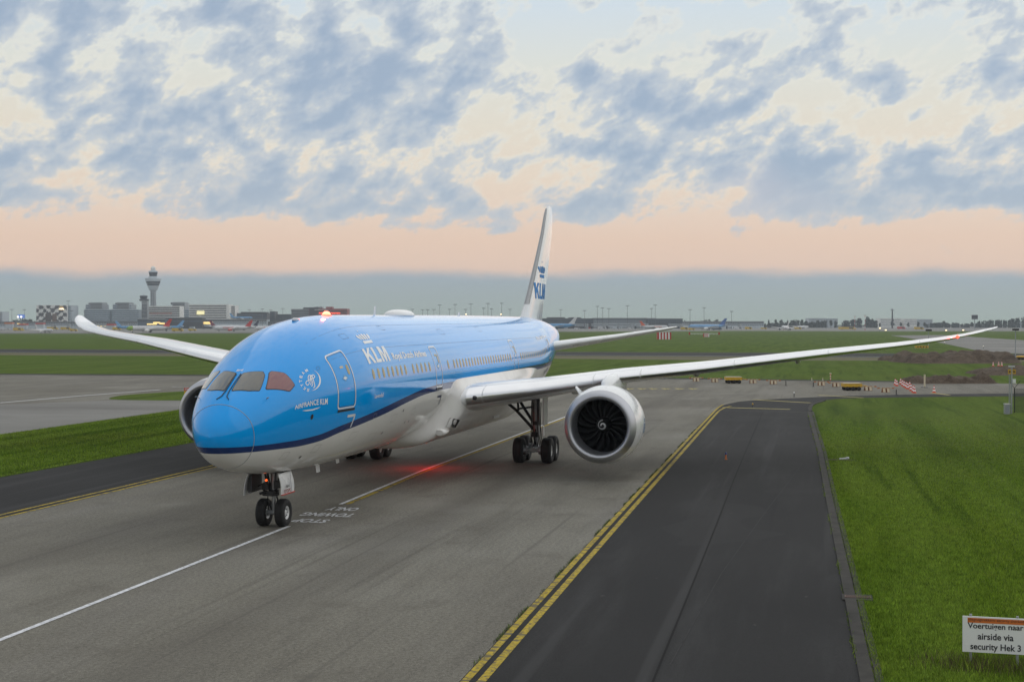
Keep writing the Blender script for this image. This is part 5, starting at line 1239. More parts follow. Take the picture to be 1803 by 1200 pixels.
# old small tower
F = Far(252, 2250, 'old_tower', 'short dark old control tower left of the tall tower foot', 'control tower')
F.box('shaft', 249.5, 259.5, 530, None, 0, 9, FG); F.bands('window', 250, 259, np.arange(536, 560, 2.4), 0, FDK, h=1.3)
MB().lathe([(F.Z(529.5), 8*F.u), (F.Z(526.5), 8.8*F.u), (F.Z(526), 6*F.u)], 'Z', (1*F.u, 4, 0), 20, caps=True).build('gallery', FDARK, F.root)
MB().lathe([(F.Z(526.2), 5.4*F.u), (F.Z(521.8), 7.0*F.u), (F.Z(520.2), 6.8*F.u), (F.Z(519.8), .2*F.u)], 'Z', (0, 4, 0), 20).build('cab', FDK, F.root)
MB().tube([(0, 4, F.Z(520)), (0, 4, F.Z(517))], .25, 6).build('aerial', FDARK, F.root)
# white and striped buildings right of the tower
def slab(name, lb, x0, x1, top, D, wall, bandm, step, bh, y1=30, cat='building', start=1.6, bottom=566, group=None, split=None):
    F = Far((x0+x1)/2, D, name, lb, cat, group); F.box('wall', x0, x1, top, None, 0, y1, wall)
    F.bands('window_band', x0+.5, x1-.5, np.arange(top+start, bottom, step), 0, bandm, h=bh, split=split); 
    F.box('roof_edge', x0-.15, x1+.15, top-.55, top, -.4, y1+.4, wall)
    return F
F = slab('terminal_office', 'white office building with dark window bands at the tower foot', 262, 316.5, 539, 2290, FW, FDK, 3.6, 1.9)
F.box('pink_banner', 263, 303, 550.4, 552.2, -1.2, -.3, fmat('far_pink_banner', (.5,.24,.2)))
F = slab('terminal_office', 'wide white office building with dark stripes and a lit poster', 333, 399, 536.3, 2270, FW, FDK, 4.0, 1.9)
F.box('lit_poster', 347, 360, 547, 553.5, -1.5, -.6, ADV); F.box('end_wall', 398.9, 403.2, 535.8, None, -1, 31, FW)
slab('terminal_office', 'narrow white block right of the wide striped office', 404, 414, 538, 2290, FW, FDK, 3.6, 1.9)
for i, (x0, x1, top, lb) in enumerate(((-14, 4.5, 549, 'grey blue building cut by the left edge of the photo'), (415, 470, 551.5, 'long dark low hall right of the white offices'), (424, 468, 549.5, 'dark rooftop hall behind the long low hall'), (475, 484, 548.5, 'small dark box building left of the dark hotel'), (484, 514, 553.5, 'low dark link building left of the dark hotel'))):
    slab('far_hall', lb, x0, x1, top, 2280+25*i, FDARK if i else FPALE, FBG if i else FDK, 3.2, 1.2, cat='hall')
# dark hotel with the sign
F = slab('hotel', 'long dark hotel behind the aircraft nose with a lit red sign', 513, 562, 544.3, 2240, FG, FDK, 2.9, 1.5, cat='hotel')
F.box('dark_wing', 545, 612, 543.2, None, -6, 30, FRED); F.bands('window_band', 556, 611.5, (546.2, 549.4, 555.2), -6, FDARK, h=1.6)
F.box('dark_tower', 546, 562, 541, None, -8, 30, FDARK); F.box('roof_box', 554, 567, 539.8, 543.2, 0, 20, FG); F.box('roof_box', 534, 547, 541, 544.3, 0, 20, FDARK); F.box('roof_box', 574, 585, 539.8, 543.2, 0, 20, FRED)
F.box('white_rail', 555, 578, 544.8, 545.6, -8.6, -8, FW)
F.box('low_wing', 600, 623, 554.8, None, -4, 30, FDARK)
SIGNR = mat('red_neon', (1,.1,.05), .4, emit=(1,.10,.05), estr=3)
plane_text('lit_lettering', 'Schiphol Amsterdam', (F.X(563), -8.7, F.Z(552.4)), (1, 0, 0), (0, 0, 1), F.u*37.5, F.u*2.4, SIGNR, F.root, .03)
# terminal piers and glass halls, low and long
def pier(lb, x0, x1, top, D, wall, glass, lit=(), base=None, y1=25):
    F = Far((x0+x1)/2, D, 'terminal_pier', lb, 'terminal pier', 'low terminal piers behind the apron')
    F.box('wall', x0, x1, top, None, 0, y1, wall); F.box('roof', x0-.3, x1+.3, top-1.1, top, -1.5, y1+1, FROOF)
    F.bands('window_band', x0+.5, x1-.5, (top+1.0,), 0, glass, h=2.2, split=max(2, int((x1-x0)/3)))
    F.bands('window_band', x0+.5, x1-.5, (top+4.8,), 0, FBG, h=1.6, split=max(2, int((x1-x0)/4)))
    for a, b, r0, r1 in lit: F.box('lit_window', a, b, r0, r1, -.6, -.05, FLIT)
    return F
pier('long grey pier below the checkered hotel at the left', -40, 146, 566.8, 2100, FPALE, FDARK, ((30, 36, 569, 570.2), (41, 45, 569.2, 570.2), (14, 15, 569, 570)))
pier('grey pier below the stepped office blocks', 146, 242, 566.6, 2110, FPALE, FDARK, ((161, 180, 573, 574.4), (184, 186, 573, 574)))
pier('dark glass hall with lit shops below the tower', 242, 291, 562.4, 2060, FBG, FDK, ((259, 276, 569.4, 571.4), (270, 282, 566.6, 569), (281, 290, 568, 570.6)))
pier('black glass hall right of the lit hall', 291, 356, 559.8, 2080, FDARK, FDK)
pier('grey pier with a lit floor right of the black glass hall', 356, 470, 562.6, 2090, FPALE, FDARK, ((356, 375, 566.4, 570.2), (303, 303.5, 570, 571)))
pier('pier hidden partly behind the aircraft crown', 470, 660, 566.5, 2100, FG, FDARK)
F = pier('wide dark hangar pier right of the fin', 955, 1045, 561.3, 2080, FDARK, FBG); F.box('roof_hall', 963, 995, 558.3, 561, 2, 20, FDARK); F.box('roof_hall', 1001, 1023, 558.6, 561, 2, 20, FDARK)
pier('grey pier behind the orange tailed aircraft', 1045, 1140, 560.6, 2120, FG, FBG)
F = pier('dark pier right of the orange tailed aircraft', 1140, 1202, 561.6, 2090, FDARK, FBG); F.box('roof_hall', 1141, 1156, 559.6, 562, 2, 20, FG)
pier('low pale pier behind the light blue aircraft', 1202, 1345, 566.5, 2250, FPALE, FDARK)
for px, row, lb in ((15, 571, 'orange apron shelter far at the left'), (70, 571.5, 'red and white apron shelter below the checkered hotel'), (195, 573.5, 'red edged apron shelter below the middle office block'), (40, 573.2, 'white apron shelter left of the red one')):
    F = Far(px, 1900, 'apron_shelter', lb, 'shelter', 'apron shelters in front of the pier')
    col = MORANGE if 'orange' in lb else (MRED if 'red' in lb else FW)
    F.box('wall', px-6, px+6, row-1, None, 0, 8, FPALE); F.box('roof', px-7, px+6.5, row-3.6, row-1, -1, 9, col)
# screens on the roof at the left and a billboard at the right
F = Far(37, 2200, 'screen', 'lit blue screen on the dark roof far at the left', 'screen'); F.box('panel', 31, 43.5, 553.5, 559.8, 0, 2, ADVB); F.box('stand', 35, 36, 559.8, None, .3, 1.6, FDARK); F.box('stand', 39, 40, 559.8, None, .3, 1.6, FDARK)
for px in (31.8, 37.4): MB().lathe([(-.4, .01), (-.35, 1.3), (0, 1.5)], 'Y', (F.X(px), -.2, F.Z(557.6)), 14).build('lamp', MLAMPW, F.root)
F = Far(1716, 1900, 'billboard', 'dark billboard on a single mast above the far trees', 'billboard'); F.box('panel', 1711, 1721.6, 554.6, 561.8, 0, 1.2, FDARK); F.box('mast', 1715.6, 1717, 561.8, None, .3, .9, FG); F.box('frame', 1710.6, 1722, 554.1, 554.6, -.2, 1.4, FG)
# radar tower right
F = Far(1571, 2250, 'radar_tower', 'slim radar tower above the far white halls', 'tower')
MB().tube([(0, 0, 0), (0, 0, F.Z(546))], [1.4, 1.0], 10).build('shaft', FDARK, F.root); MB().lathe([(F.Z(546.5), 1.2), (F.Z(545.4), 2.4), (F.Z(544.6), 2.2), (F.Z(543), .4)], 'Z', (0, 0, 0), 14, caps=True).build('head', FG, F.root); F.box('crossarm', 1567.5, 1574.5, 545.4, 546, -.4, .4, FDARK)
for x0, x1, top, lb in ((1424, 1454, 560.5, 'far pale hall behind the first trees on the right'), (1457, 1475, 561, 'second far pale hall, right of the first'), (1550, 1586, 560.8, 'white hall left of the slim radar tower foot'), (1592, 1614, 561.5, 'white hall right of the slim radar tower'), (1618, 1642, 562.2, 'grey hall nearest the billboard'), (1795, 1830, 566, 'hall at the right edge behind the trees')):
    slab('far_hall', lb, x0, x1, top, 2500, FW if 'white' in lb else FPALE, FG, 3.2, 1.0, cat='hall', group='far halls among the trees', bottom=572)
# light masts
FMAST = fmat('mast_steel', (.10,.11,.12))
def mast(px, top, D, lb, grp, base=None, arms=3.0, pm=None):
    F = Far(px, D, 'light_mast', lb, 'light mast', grp); z = F.Z(top)
    MB().tube([(0, 0, 0), (0, 0, z)], [.34, .2], 8).build('pole', pm or FMAST, F.root)
    arms *= .75; h = MB().box(-arms, arms, -.3, .3, z-.3, z+.1); 
    for q in (-.8, 0, .8): h.box(q*arms-.4, q*arms+.4, -.6, .2, z-.6, z+.4)
    h.build('lamp_head', FDARK, F.root)
for i, (px, top) in enumerate(((21, 544.5), (43.3, 544.8), (120.3, 529.5), (126.5, 547))): mast(px, top, 2000, ORD[i]+' light mast from the left edge of the photo', 'light masts left of the aircraft')
for i, (px, top) in enumerate(((439, 545), (462, 543.5), (477, 545.5), (498, 543), (515, 546))): mast(px, top, 2050, ORD[i]+' light mast from the left, between white offices and dark hotel', 'light masts above the dark halls')
mm = [(726, 544.2), (744, 545), (753, 545), (764, 544.6), (774.2, 536.8), (791.5, 544.2), (801.2, 535.8), (820, 544.3), (829.2, 535), (851.7, 542.5), (859.2, 534), (865.5, 543.6), (883.3, 533.5), (898, 544.2)]
for i, (px, top) in enumerate(mm): mast(px, top, 1950, ORD[i]+' light mast from the left, above the aircraft roof', 'light masts above the aircraft roof')
mr = [(987.3, 545), (1029.3, 546.5), (1051.8, 539), (1060.6, 542), (1072, 543), (1104.6, 538), (1147, 543), (1153.7, 536.8), (1215, 545), (1239.6, 541.8), (1288, 548)]
for i, (px, top) in enumerate(mr): mast(px, top, 1950, ORD[i]+' light mast from the left, right of the fin', 'light masts right of the fin')
for px, lb in ((505, 'amber lamp behind the roof'),): pass
for i, (px, top) in enumerate(((1505, 556), (1523, 554.5))):
    F = Far(px, 1500, 'approach_mast', ('left' if i == 0 else 'right')+' one of two thin red and white masts in front of the woods', 'mast', 'thin red and white masts'); c = MB(); z = F.Z(top)
    for k in range(7): c.cur = k % 2; c.tube([(0, 0, z*k/7), (0, 0, z*(k+1)/7)], .22, 6)
    c.build('pole', [MRED, MW], F.root); MB().box(-1.6, 1.6, -.2, .2, z-.2, z+.2).build('crossarm', FG, F.root)
# small warm lamps on the apron edge
for i, (px, row, lb) in enumerate(((1549.3, 578.2, 'amber apron lamp left of the port wing tip'), (1559.5, 581.5, 'amber lamp just right of the first amber lamp'), (1666, 581.8, 'pale yellow lamp on the apron near the wing tip lamp'), (1696, 581.5, 'yellow lamp right of the red wing tip lamp'))):
    D = 1150; F = Far(px, D, 'apron_lamp', lb, 'lamp'); z = F.Z(row)
    z = max(z, 1.2)
    MB().tube([(0, 0, 0), (0, 0, z)], .12, 6).build('stand', FDARK, F.root); MB().lathe([(-.4, .02), (-.3, .55), (0, .7), (.3, .55), (.4, .02)], 'Z', (0, 0, z+.3), 12).build('lamp', MLAMP, F.root)
for px, row, lb in ((727.5, 553, 'warm lamp behind the roof just right of the white dome'), (820.6, 553, 'warm lamp behind the middle of the roof'), (882.2, 553, 'warm lamp behind the roof near the fin')):
    F = Far(px, 1950, 'apron_lamp', lb, 'lamp'); z = F.Z(row); MB().tube([(0, 0, 0), (0, 0, z)], .2, 6).build('stand', FDARK, F.root); MB().lathe([(-.7, .02), (-.5, .8), (0, 1.0), (.5, .8), (.7, .02)], 'Z', (0, 0, z), 12).build('lamp', MLAMP, F.root)

# ------------------------------------------------------------------ parked and taxiing aircraft far away
FGLASS = fmat('far_windows', (.05,.06,.08), .2)
def jet(label, px, D, ln, heading, body, tail, belly=None, eng=None, nose=None, z=0.0, gear=True, group='distant parked aircraft', lamps=False, mark=None):
    """heading: direction of the nose, degrees, 0 = to the right of the view, 90 = away"""
    r = thing('small_airliner', label, 'airliner', gpos(px, D, z), FACE+math.radians(heading), group)
    R0 = ln*.053; zc = R0*1.75
    prof = [(ln*.5, .02), (ln*.49, .35), (ln*.465, .70), (ln*.42, .95), (ln*.36, 1), (-ln*.18, 1), (-ln*.30, .82), (-ln*.42, .45), (-ln*.5, .12)]
    def rr(x): return R0
    mb = MB()
    R_ = [[(x, R0*s*math.cos(a), zc+(R0*.55*(1-s) if x < 0 else -R0*.25*(1-s))+R0*s*math.sin(a)) for a in np.linspace(0, 2*PI, 20, endpoint=False)] for x, s in prof]
    mb.rings(R_)
    if belly:
        for k, f in enumerate(mb.f):
            zz = sum(mb.v[i][2] for i in f)/len(f)
            if zz < zc-R0*.25: mb.mi[k] = 1
    if nose:
        for k, f in enumerate(mb.f):
            xx = sum(mb.v[i][0] for i in f)/len(f)
            if xx > ln*.25: mb.mi[k] = 2
    mb.build('fuselage', [body, belly or body, nose or body], r)
    for s in (-1, 1):
        w_ = [[(x0+c*q, s*y, z_+t_) for q, t_ in ((0, 0), (-.35, t*.8), (-1, 0), (-.4, -t*.5))] for x0, y, z_, c, t in ((ln*.12, R0*.6, zc-R0*.55, ln*.17, .9), (-ln*.02, ln*.20, zc-R0*.2, ln*.10, .5), (-ln*.14, ln*.46, zc+R0*.35, ln*.04, .2))]
        MB().rings(w_, smooth=False).build('wing', FW, r)
        MB().rings([[(x0+c*q, s*y, z_+t_) for q, t_ in ((0, 0), (-.4, t), (-1, 0), (-.4, -t))] for x0, y, z_, c, t in ((-ln*.38, R0*.2, zc+R0*.6, ln*.10, .2), (-ln*.46, ln*.17, zc+R0*.9, ln*.04, .1))], smooth=False).build('tailplane', FW, r)
        ex, ey, er = ln*.10, ln*.155, R0*.52
        en = MB().lathe([(-er*3, er*.6), (-er, er), (er*.6, er*1.02), (er*1.0, er*.9), (er*.95, er*.75), (0, er*.72)], 'X', (ex, s*ey, zc-R0*.95), 18).build('engine', eng or FW, r)
        MB().lathe([(er*.3, er*.70), (er*.31, .02)], 'X', (ex, s*ey, zc-R0*.95), 14).build('fan', FDARK, en)
        MB().lathe([(-.3, .05), (-.3, R0*.34), (.3, R0*.34), (.3, .05)], 'Y', (-ln*.03, s*R0*1.4, R0*.34), 12).build('wheel', MTYRE, r)
    MB().rings([[(x+c*q, t_*.5, z_) for q, t_ in ((0, 0), (-.35, t), (-1, 0), (-.35, -t))] for x, z_, c, t in ((-ln*.30, zc+R0*.75, ln*.17, .5), (-ln*.35, zc+R0*1.6, ln*.12, .4), (-ln*.465, zc+R0*3.9, ln*.065, .25))], smooth=False).build('fin', tail, r)
    MB().lathe([(-.2, .05), (-.2, R0*.26), (.2, R0*.26), (.2, .05)], 'Y', (ln*.36, 0, R0*.26), 12).build('wheel', MTYRE, r)
    MB().tube([(ln*.36, 0, R0*.2), (ln*.36, 0, zc-R0*.6)], .15, 6).build('nose_leg', MPOLE, r)
    ck = MB()
    for s in (-1, 1): ck.add([(ln*.487, s*R0*.15, zc+R0*.35), (ln*.468, s*R0*.62, zc+R0*.30), (ln*.455, s*R0*.55, zc+R0*.52), (ln*.474, s*R0*.12, zc+R0*.55)], [(0,1,2,3)])
    ck.build('cockpit_window', FDARK, r)
    if mark:
        for s in (-1, 1): MB().box(-ln*.02, ln*.26, s*R0*.99-.06, s*R0*.99+.06, zc+R0*.05, zc+R0*.38).build('side_band', mark, r)
    if lamps:
        MB().lathe([(-.1, .5), (.3, .45), (.4, .05)], 'X', (ln*.37, 0, R0*.9), 12, caps=True).build('landing_lamp', MLAMPW, r)
    return r
JB = fmat('far_sky_blue', (.08,.28,.52), .35); JW = fmat('far_white_paint', (.62,.63,.64), .35); JR = fmat('far_red_paint', (.52,.04,.035), .35); JN = fmat('far_navy_paint', (.03,.035,.07), .35); JG = fmat('far_lime_paint', (.25,.40,.06), .35); JO = fmat('far_orange_paint', (.65,.10,.02), .35); JT = fmat('far_turquoise_paint', (.16,.36,.62), .35)
jet('small white aircraft rolling out on the far runway at the left', 77, 1130, 24, -38, JW, JW)
jet('white aircraft with a green nose and red fin, landing lamp lit', 262, 1190, 38, 207, JW, JR, nose=JG, lamps=True)
jet('light blue aircraft half hidden behind the green nosed one, tail to the left', 233, 1480, 34, 25, JB, JT, belly=JW)
jet('light blue aircraft right of the green nosed one, tail to the right', 291, 1400, 36, 190, JB, JT, belly=JW)
jet('white aircraft with a dark red fin behind the red lettered one', 398, 1650, 38, 20, JW, fmat('far_maroon_paint', (.20,.03,.06), .35))
jet('white aircraft with red engines and red fin left of the nose', 410, 1330, 36, 192, JW, JR, eng=JR, mark=JR)
jet('white aircraft with a navy fin in the gap behind the red engined one', 428, 1600, 36, 205, JW, JN)
jet('white aircraft half hidden behind the crown of the big airliner', 482, 1330, 36, 190, JW, JR, mark=JR)
jet('blue aircraft on display on the terminal roof', 425, 2200, 35, 10, JB, JT, belly=JW, z=zrow(562.9, 2200), group='aircraft shown on the terminal roof')
F = Far(425, 2200, 'roof_stand', 'dark roof deck under the displayed blue aircraft', 'roof deck'); F.box('deck', 405, 446, 562.9, None, -8, 8, FDARK); F.box('rail', 405, 446, 561.9, 562.3, -8.2, -8, FPALE)
jet('large blue aircraft right of the fin, tail to the right', 978, 1750, 52, 183, JB, JW, belly=JB)
jet('white aircraft with an orange fin and orange lettering band', 1152, 1750, 36, 8, JW, JO, mark=JO)
jet('light blue aircraft with a dark blue fin, nose to the left', 1245, 1600, 45, 188, JT, fmat('far_dark_blue_paint', (.05,.13,.36), .35), belly=JW)
jet('white aircraft seen head on, landing lamps lit', 1383, 1500, 36, 248, JW, JW, lamps=True, eng=JN)
jet('small white aircraft at a stand behind the left grass, nose away', 1412, 2000, 30, 40, JW, JN)

# ------------------------------------------------------------------ vehicles on the far apron
def van(px, row, lb, col, ln=7.0, kind='van', rz=0.0):
    (x, y, _), u = facing(px, row); r = thing('apron_van' if kind == 'van' else 'apron_truck', lb, kind, (x, y, 0), FACE+rz, 'vehicles on the far apron'); h = 2.4 if kind == 'van' else 3.4
    MB().rings([[(-ln/2, y_, .45), (ln/2, y_, .45), (ln/2, y_, 1.3), (ln*.36, y_, h*.92), (-ln/2, y_, h)] for y_ in (-1.1, 1.1)], smooth=False).build('body', col, r)
    MB().add([(ln*.49, -1.0, 1.4), (ln*.49, 1.0, 1.4), (ln*.385, 1.0, h*.86), (ln*.385, -1.0, h*.86)], [(0,1,2,3)]).build('windscreen', FDK, r)
    MB().box(ln*.08, ln*.33, -1.13, -1.11, 1.35, h*.82).build('side_window', FDK, r)
    for q in (-.3, .3):
        for s in (-1, 1): MB().lathe([(-.15, .05), (-.15, .45), (.15, .45), (.15, .05)], 'Y', (q*ln, s*1.0, .45), 12).build('wheel', MTYRE, r)
MYF = fmat('far_yellow_paint', (.62,.42,.04)); MWF = JW
vs_ = [(6, 580.5, 'white van at the left edge of the far apron', MWF, 7, 'van'), (12, 580.8, 'second white van from the left edge', MWF, 7, 'van'), (31.5, 582.3, 'left one of two yellow trucks below the blue screen', MYF, 9, 'truck'), (35.5, 582.2, 'right one of two yellow trucks below the blue screen', MYF, 8, 'truck'),
       (93, 580, 'long yellow truck under the checkered hotel', MYF, 14, 'truck'), (116, 580.6, 'yellow truck right of the checkered hotel corner', MYF, 12, 'truck'), (130, 583, 'yellow van left of the starboard wing tip', MYF, 7, 'van'), (206, 580.8, 'yellow truck below the middle office block', MYF, 10, 'truck'),
       (269, 581.5, 'yellow truck right of the green nosed aircraft', MYF, 11, 'truck'), (313, 583.3, 'yellow truck left of the red engined aircraft', MYF, 11, 'truck'), (339, 582.4, 'small yellow van left of the red engined aircraft', MYF, 8, 'van'), (365, 579, 'long grey coach behind the red engined aircraft', FDARK, 16, 'truck'),
       (1016, 579.6, 'white van right of the fin foot', MWF, 7, 'van'), (1038, 578.8, 'red van right of the fin foot', JR, 8, 'van'), (1060, 579.2, 'white truck between fin and orange tailed aircraft', MWF, 12, 'truck'), (1085, 579.0, 'pale truck nearer the orange tailed aircraft', FPALE, 10, 'truck'), (1110, 579.4, 'white van below the orange fin', MWF, 8, 'van'),
       (1205, 580.6, 'yellow truck in front of the light blue aircraft nose', MYF, 9, 'truck'), (1218, 581, 'small yellow van under the light blue aircraft', MYF, 7, 'van'), (1262, 580.8, 'blue grey truck under the light blue aircraft tail', FBG, 12, 'truck'), (1300, 579.6, 'white truck between light blue and head on aircraft', MWF, 11, 'truck'), (1318, 579.8, 'yellow truck right of the light blue aircraft', MYF, 9, 'truck'), (1345, 579.5, 'yellow van left of the head on aircraft', MYF, 8, 'van'),
       (1405, 579.6, 'yellow truck right of the head on aircraft', MYF, 9, 'truck'), (1492, 580, 'long yellow truck in front of the far woods', MYF, 22, 'truck'), (1587, 579.2, 'red truck in front of the white halls', JR, 11, 'truck'), (1618, 580, 'yellow truck in front of the grey hall', MYF, 12, 'truck')]
for px, row, lb, c, ln, k in vs_: van(px, row, lb, c, ln, k)

# ------------------------------------------------------------------ trees
def leafmat(name, col): return mat(name, col, .8, var=.45, vscale=.9, spec=.1)
LEAF = [leafmat('leaf_dark', (.030,.048,.026)), leafmat('leaf_mid', (.042,.062,.030)), leafmat('leaf_blue', (.035,.052,.038))]
BARK = mat('bark', (.06,.045,.035), .9)
def tree(px, D, w_px, top, lb, cone=False, seed=0, n=520):
    F = Far(px, D, 'tree', lb, 'tree', 'trees beyond the far apron'); rng = np.random.default_rng(seed); H = F.Z(top); w2 = w_px*F.u/2
    MB().tube([(0, 0, 0), (0, 0, H*.3), (.2, 0, H*.75)], [H*.03, H*.024, H*.008], 7).build('trunk', BARK, F.root)
    blobs = []
    for k in range(9 if not cone else 7):
        q = rng.uniform(.25, .95) if not cone else .15+.8*k/7
        rad = w2*(1-q*.45)*.55 if not cone else w2*(1.05-q)*.8
        a = rng.uniform(0, 6.28); off = w2*.55*rng.uniform(.2, 1)*(1-q*.5) if not cone else w2*.1
        blobs.append((off*math.cos(a), off*math.sin(a), H*(.18+.70*q), rad, rad*.8))
    mb = MB(); sz = max(.45, F.u*.8)
    for k in range(n):
        bx, by, bz, br, bh = blobs[rng.integers(len(blobs))]; d = rng.normal(size=3); d /= np.linalg.norm(d); rr = rng.uniform(.6, 1.05)
        p = np.array([bx, by, bz])+d*np.array([br, br, bh])*rr; a, b = rng.normal(size=3), rng.normal(size=3); a /= np.linalg.norm(a); b -= a*(a@b); b /= np.linalg.norm(b); s = sz*rng.uniform(.6, 1.5)
        mb.add([p-a*s, p+b*s*.7, p+a*s, p-b*s*.7], [(0,1,2,3)])
    mb.build('crown', LEAF[seed % 3], F.root)
tl = [(1353.5, 5.5, 559.5, True, 'single pointed tree left of the head on aircraft'), (1366, 9, 561, False, 'round tree above the head on aircraft nose'), (1376, 10, 560.3, False, 'bushy tree just behind the head on aircraft'), (1387, 9, 560.8, True, 'pointed tree behind the head on aircraft wing'), (1396, 8, 562, False, 'low round tree right of the head on aircraft'),
      (1412, 12, 561.5, False, 'broad tree left of the first far pale hall'), (1440, 11, 562.5, False, 'tree in front of the first far pale hall'), (1463, 9, 562.3, False, 'tree between the two far pale halls'), (1549, 5, 567.5, False, 'little round tree left of the white hall'), (1571, 8, 559.5, False, 'dark tree beside the radar tower foot'),
      (1586, 6, 566.5, False, 'little tree right of the white hall'), (1599, 6, 566.8, False, 'little tree between the white halls'), (1617, 7, 566, False, 'little tree left of the grey hall'), (1628, 7, 566.3, False, 'little tree in front of the grey hall'), (1661, 11, 564, False, 'tree left of the billboard wood'), (1711, 9, 566.2, False, 'tree at the billboard foot')]
for i, (px, w_, top, cone, lb) in enumerate(tl): tree(px, 2350+10*i, w_, top, lb, cone, 20+i)
def woods(x0, x1, prof, D, seed, n):
    rng = np.random.default_rng(seed); mb = MB(); u = D/FPX; sz = 1.2
    xs_, rs_ = zip(*prof)
    nb = int((x1-x0)/3.2)
    bl = []
    for k in range(nb):
        px = rng.uniform(x0, x1); top = np.interp(px, xs_, rs_)+abs(rng.normal(0, .9)); z1 = zrow(top, D); bl.append(((px-(x0+x1)/2)*u, rng.uniform(0, 40), z1, rng.uniform(3.0, 5.6)*u*.62))
    for k in range(n):
        bx, by, z1, br = bl[rng.integers(nb)]; d = rng.normal(size=3); d /= np.linalg.norm(d); d[1] = -abs(d[1])
        zc = rng.uniform(0, max(z1-br, .5)); p = np.array([bx, by, zc])+d*br*rng.uniform(.7, 1.05); p[2] = min(max(p[2], 0), z1+rng.normal(0, .5))
        a, b = rng.normal(size=3), rng.normal(size=3); a /= np.linalg.norm(a); b -= a*(a@b); b /= np.linalg.norm(b); s = sz*rng.uniform(.7, 1.8)
        mb.add([p-a*s, p+b*s*.7, p+a*s, p-b*s*.7], [(0,1,2,3)])
    o = mb.build('distant_woods', LEAF[2], None, gpos((x0+x1)/2, D), FACE); tag(o, 'belt of dark distant woods along the horizon', 'woods', None, 'stuff'); return o
woods(1290, 1556, [(1290, 570), (1350, 568), (1395, 566), (1400, 562), (1415, 562), (1425, 566), (1450, 563.5), (1470, 563.5), (1488, 564), (1505, 562.5), (1518, 558.5), (1530, 556.5), (1540, 559), (1546, 563), (1556, 569)], 2450, 1, 9000)['label'] = 'dark distant wood left of the radar tower, highest at its right end'
woods(1640, 1712, [(1640, 568.5), (1658, 567), (1680, 567), (1712, 568)], 2450, 2, 2600)['label'] = 'low dark distant wood left of the billboard'
woods(1728, 1960, [(1728, 568), (1735, 563), (1755, 560.5), (1765, 562), (1785, 562), (1800, 557.5), (1830, 556), (1960, 560)], 2450, 3, 6500)['label'] = 'dark distant wood at the right edge, right of the billboard'
woods(6, 62, [(6, 565), (16, 561.5), (40, 560.5), (58, 562), (62, 565)], 2350, 4, 2200)['label'] = 'dark trees on the horizon left of the checkered hotel'
woods(1180, 1300, [(1180, 569), (1200, 562.8), (1225, 564), (1250, 560.5), (1262, 561), (1280, 567), (1300, 570)], 2600, 5, 2600)['label'] = 'dark trees on the horizon behind the light blue aircraft'
woods(-400, 2600, [(-400, 571), (2600, 571)], 3400, 6, 12000)['label'] = 'thin far belt of trees on the whole horizon'

# ------------------------------------------------------------------ standing grass close by
def grass_blades(name, label, sampler, n, hmin, hmax, wd, mts, seed):
    rng = np.random.default_rng(seed); P = sampler(rng, n); n = len(P)
    a = rng.uniform(0, 2*PI, n); h = rng.uniform(hmin, hmax, n)*(.7+.6*rng.random(n)); ln = rng.normal(0, .35, (n, 2))*h[:, None]; w_ = wd*rng.uniform(.7, 1.4, n)
    base = np.zeros((n, 3, 3)); base[:, 0, :2] = P+np.stack([np.cos(a), np.sin(a)], 1)*w_[:, None]; base[:, 1, :2] = P-np.stack([np.cos(a), np.sin(a)], 1)*w_[:, None]
    base[:, 2, :2] = P+ln; base[:, 2, 2] = h; base[:, :2, 2] = 0
    me = bpy.data.meshes.new(name); me.vertices.add(3*n); me.vertices.foreach_set('co', base.reshape(-1)); me.loops.add(3*n); me.loops.foreach_set('vertex_index', np.arange(3*n, dtype=np.int32))
    me.polygons.add(n); me.polygons.foreach_set('loop_start', np.arange(0, 3*n, 3, dtype=np.int32)); me.polygons.foreach_set('loop_total', np.full(n, 3, dtype=np.int32))
    for q in mts: me.materials.append(q)
    me.polygons.foreach_set('material_index', rng.choice(len(mts), n, p=[.5, .24, .26][:len(mts)]).astype(np.int32)); me.update(calc_edges=True); me.validate()
    o = bpy.data.objects.new(name, me); COL.objects.link(o); tag(o, label, 'grass', None, 'stuff'); return o
GB = [GM['blade'], GM['blade2'], GM['blade3']]
def near_right(rng, n):
    D = 24*(135/24)**rng.random(n*2); px = 1400+1100*rng.random(n*2)**1.7
    P = CAM[:2]+FH[:2]*D[:, None]+RGT[:2]*((px-901.5)/FPX*D)[:, None]
    e = np.interp(P[:, 0], [-90, -13, 0, 20, 40, 62, 74], [-20.7, -20.66, -20.52, -20.25, -20.05, -19.65, -19.4])+rng.normal(0, .05, n*2)
    return P[(P[:, 1] < e) & (P[:, 0] < 74-55*rng.random(n*2))][:n]
grass_blades('verge_grass', 'mown green grass beside the kerb in the right foreground', near_right, 560000, .05, .10, .008, GB, 1)
def near_left(rng, n):
    P = np.stack([rng.uniform(2, 78, n), rng.uniform(18.6, 34.2, n)], 1)
    lo = np.interp(P[:, 0], [-90, 18, 36, 60, 84], [21.2, 19.15, 18.55, 18.45, 18.6]); return P[(P[:, 1] > lo+.02+.06*rng.random(n)) & (P[:, 1] < 33.7)]
grass_blades('strip_grass', 'mown green grass on the strip left of the taxiway', near_left, 200000, .06, .13, .018, GB, 2)
def weeds(rng, n): return np.stack([rng.normal(pb[0]-.1, .35, n), rng.normal(pb[1], .7, n)], 1)
grass_blades('weeds', 'tall brownish weeds around the notice board foot', weeds, 2600, .10, .34, .007, [mat('weed_brown', (.10,.075,.035), .8), GB[1], GB[2]], 3)
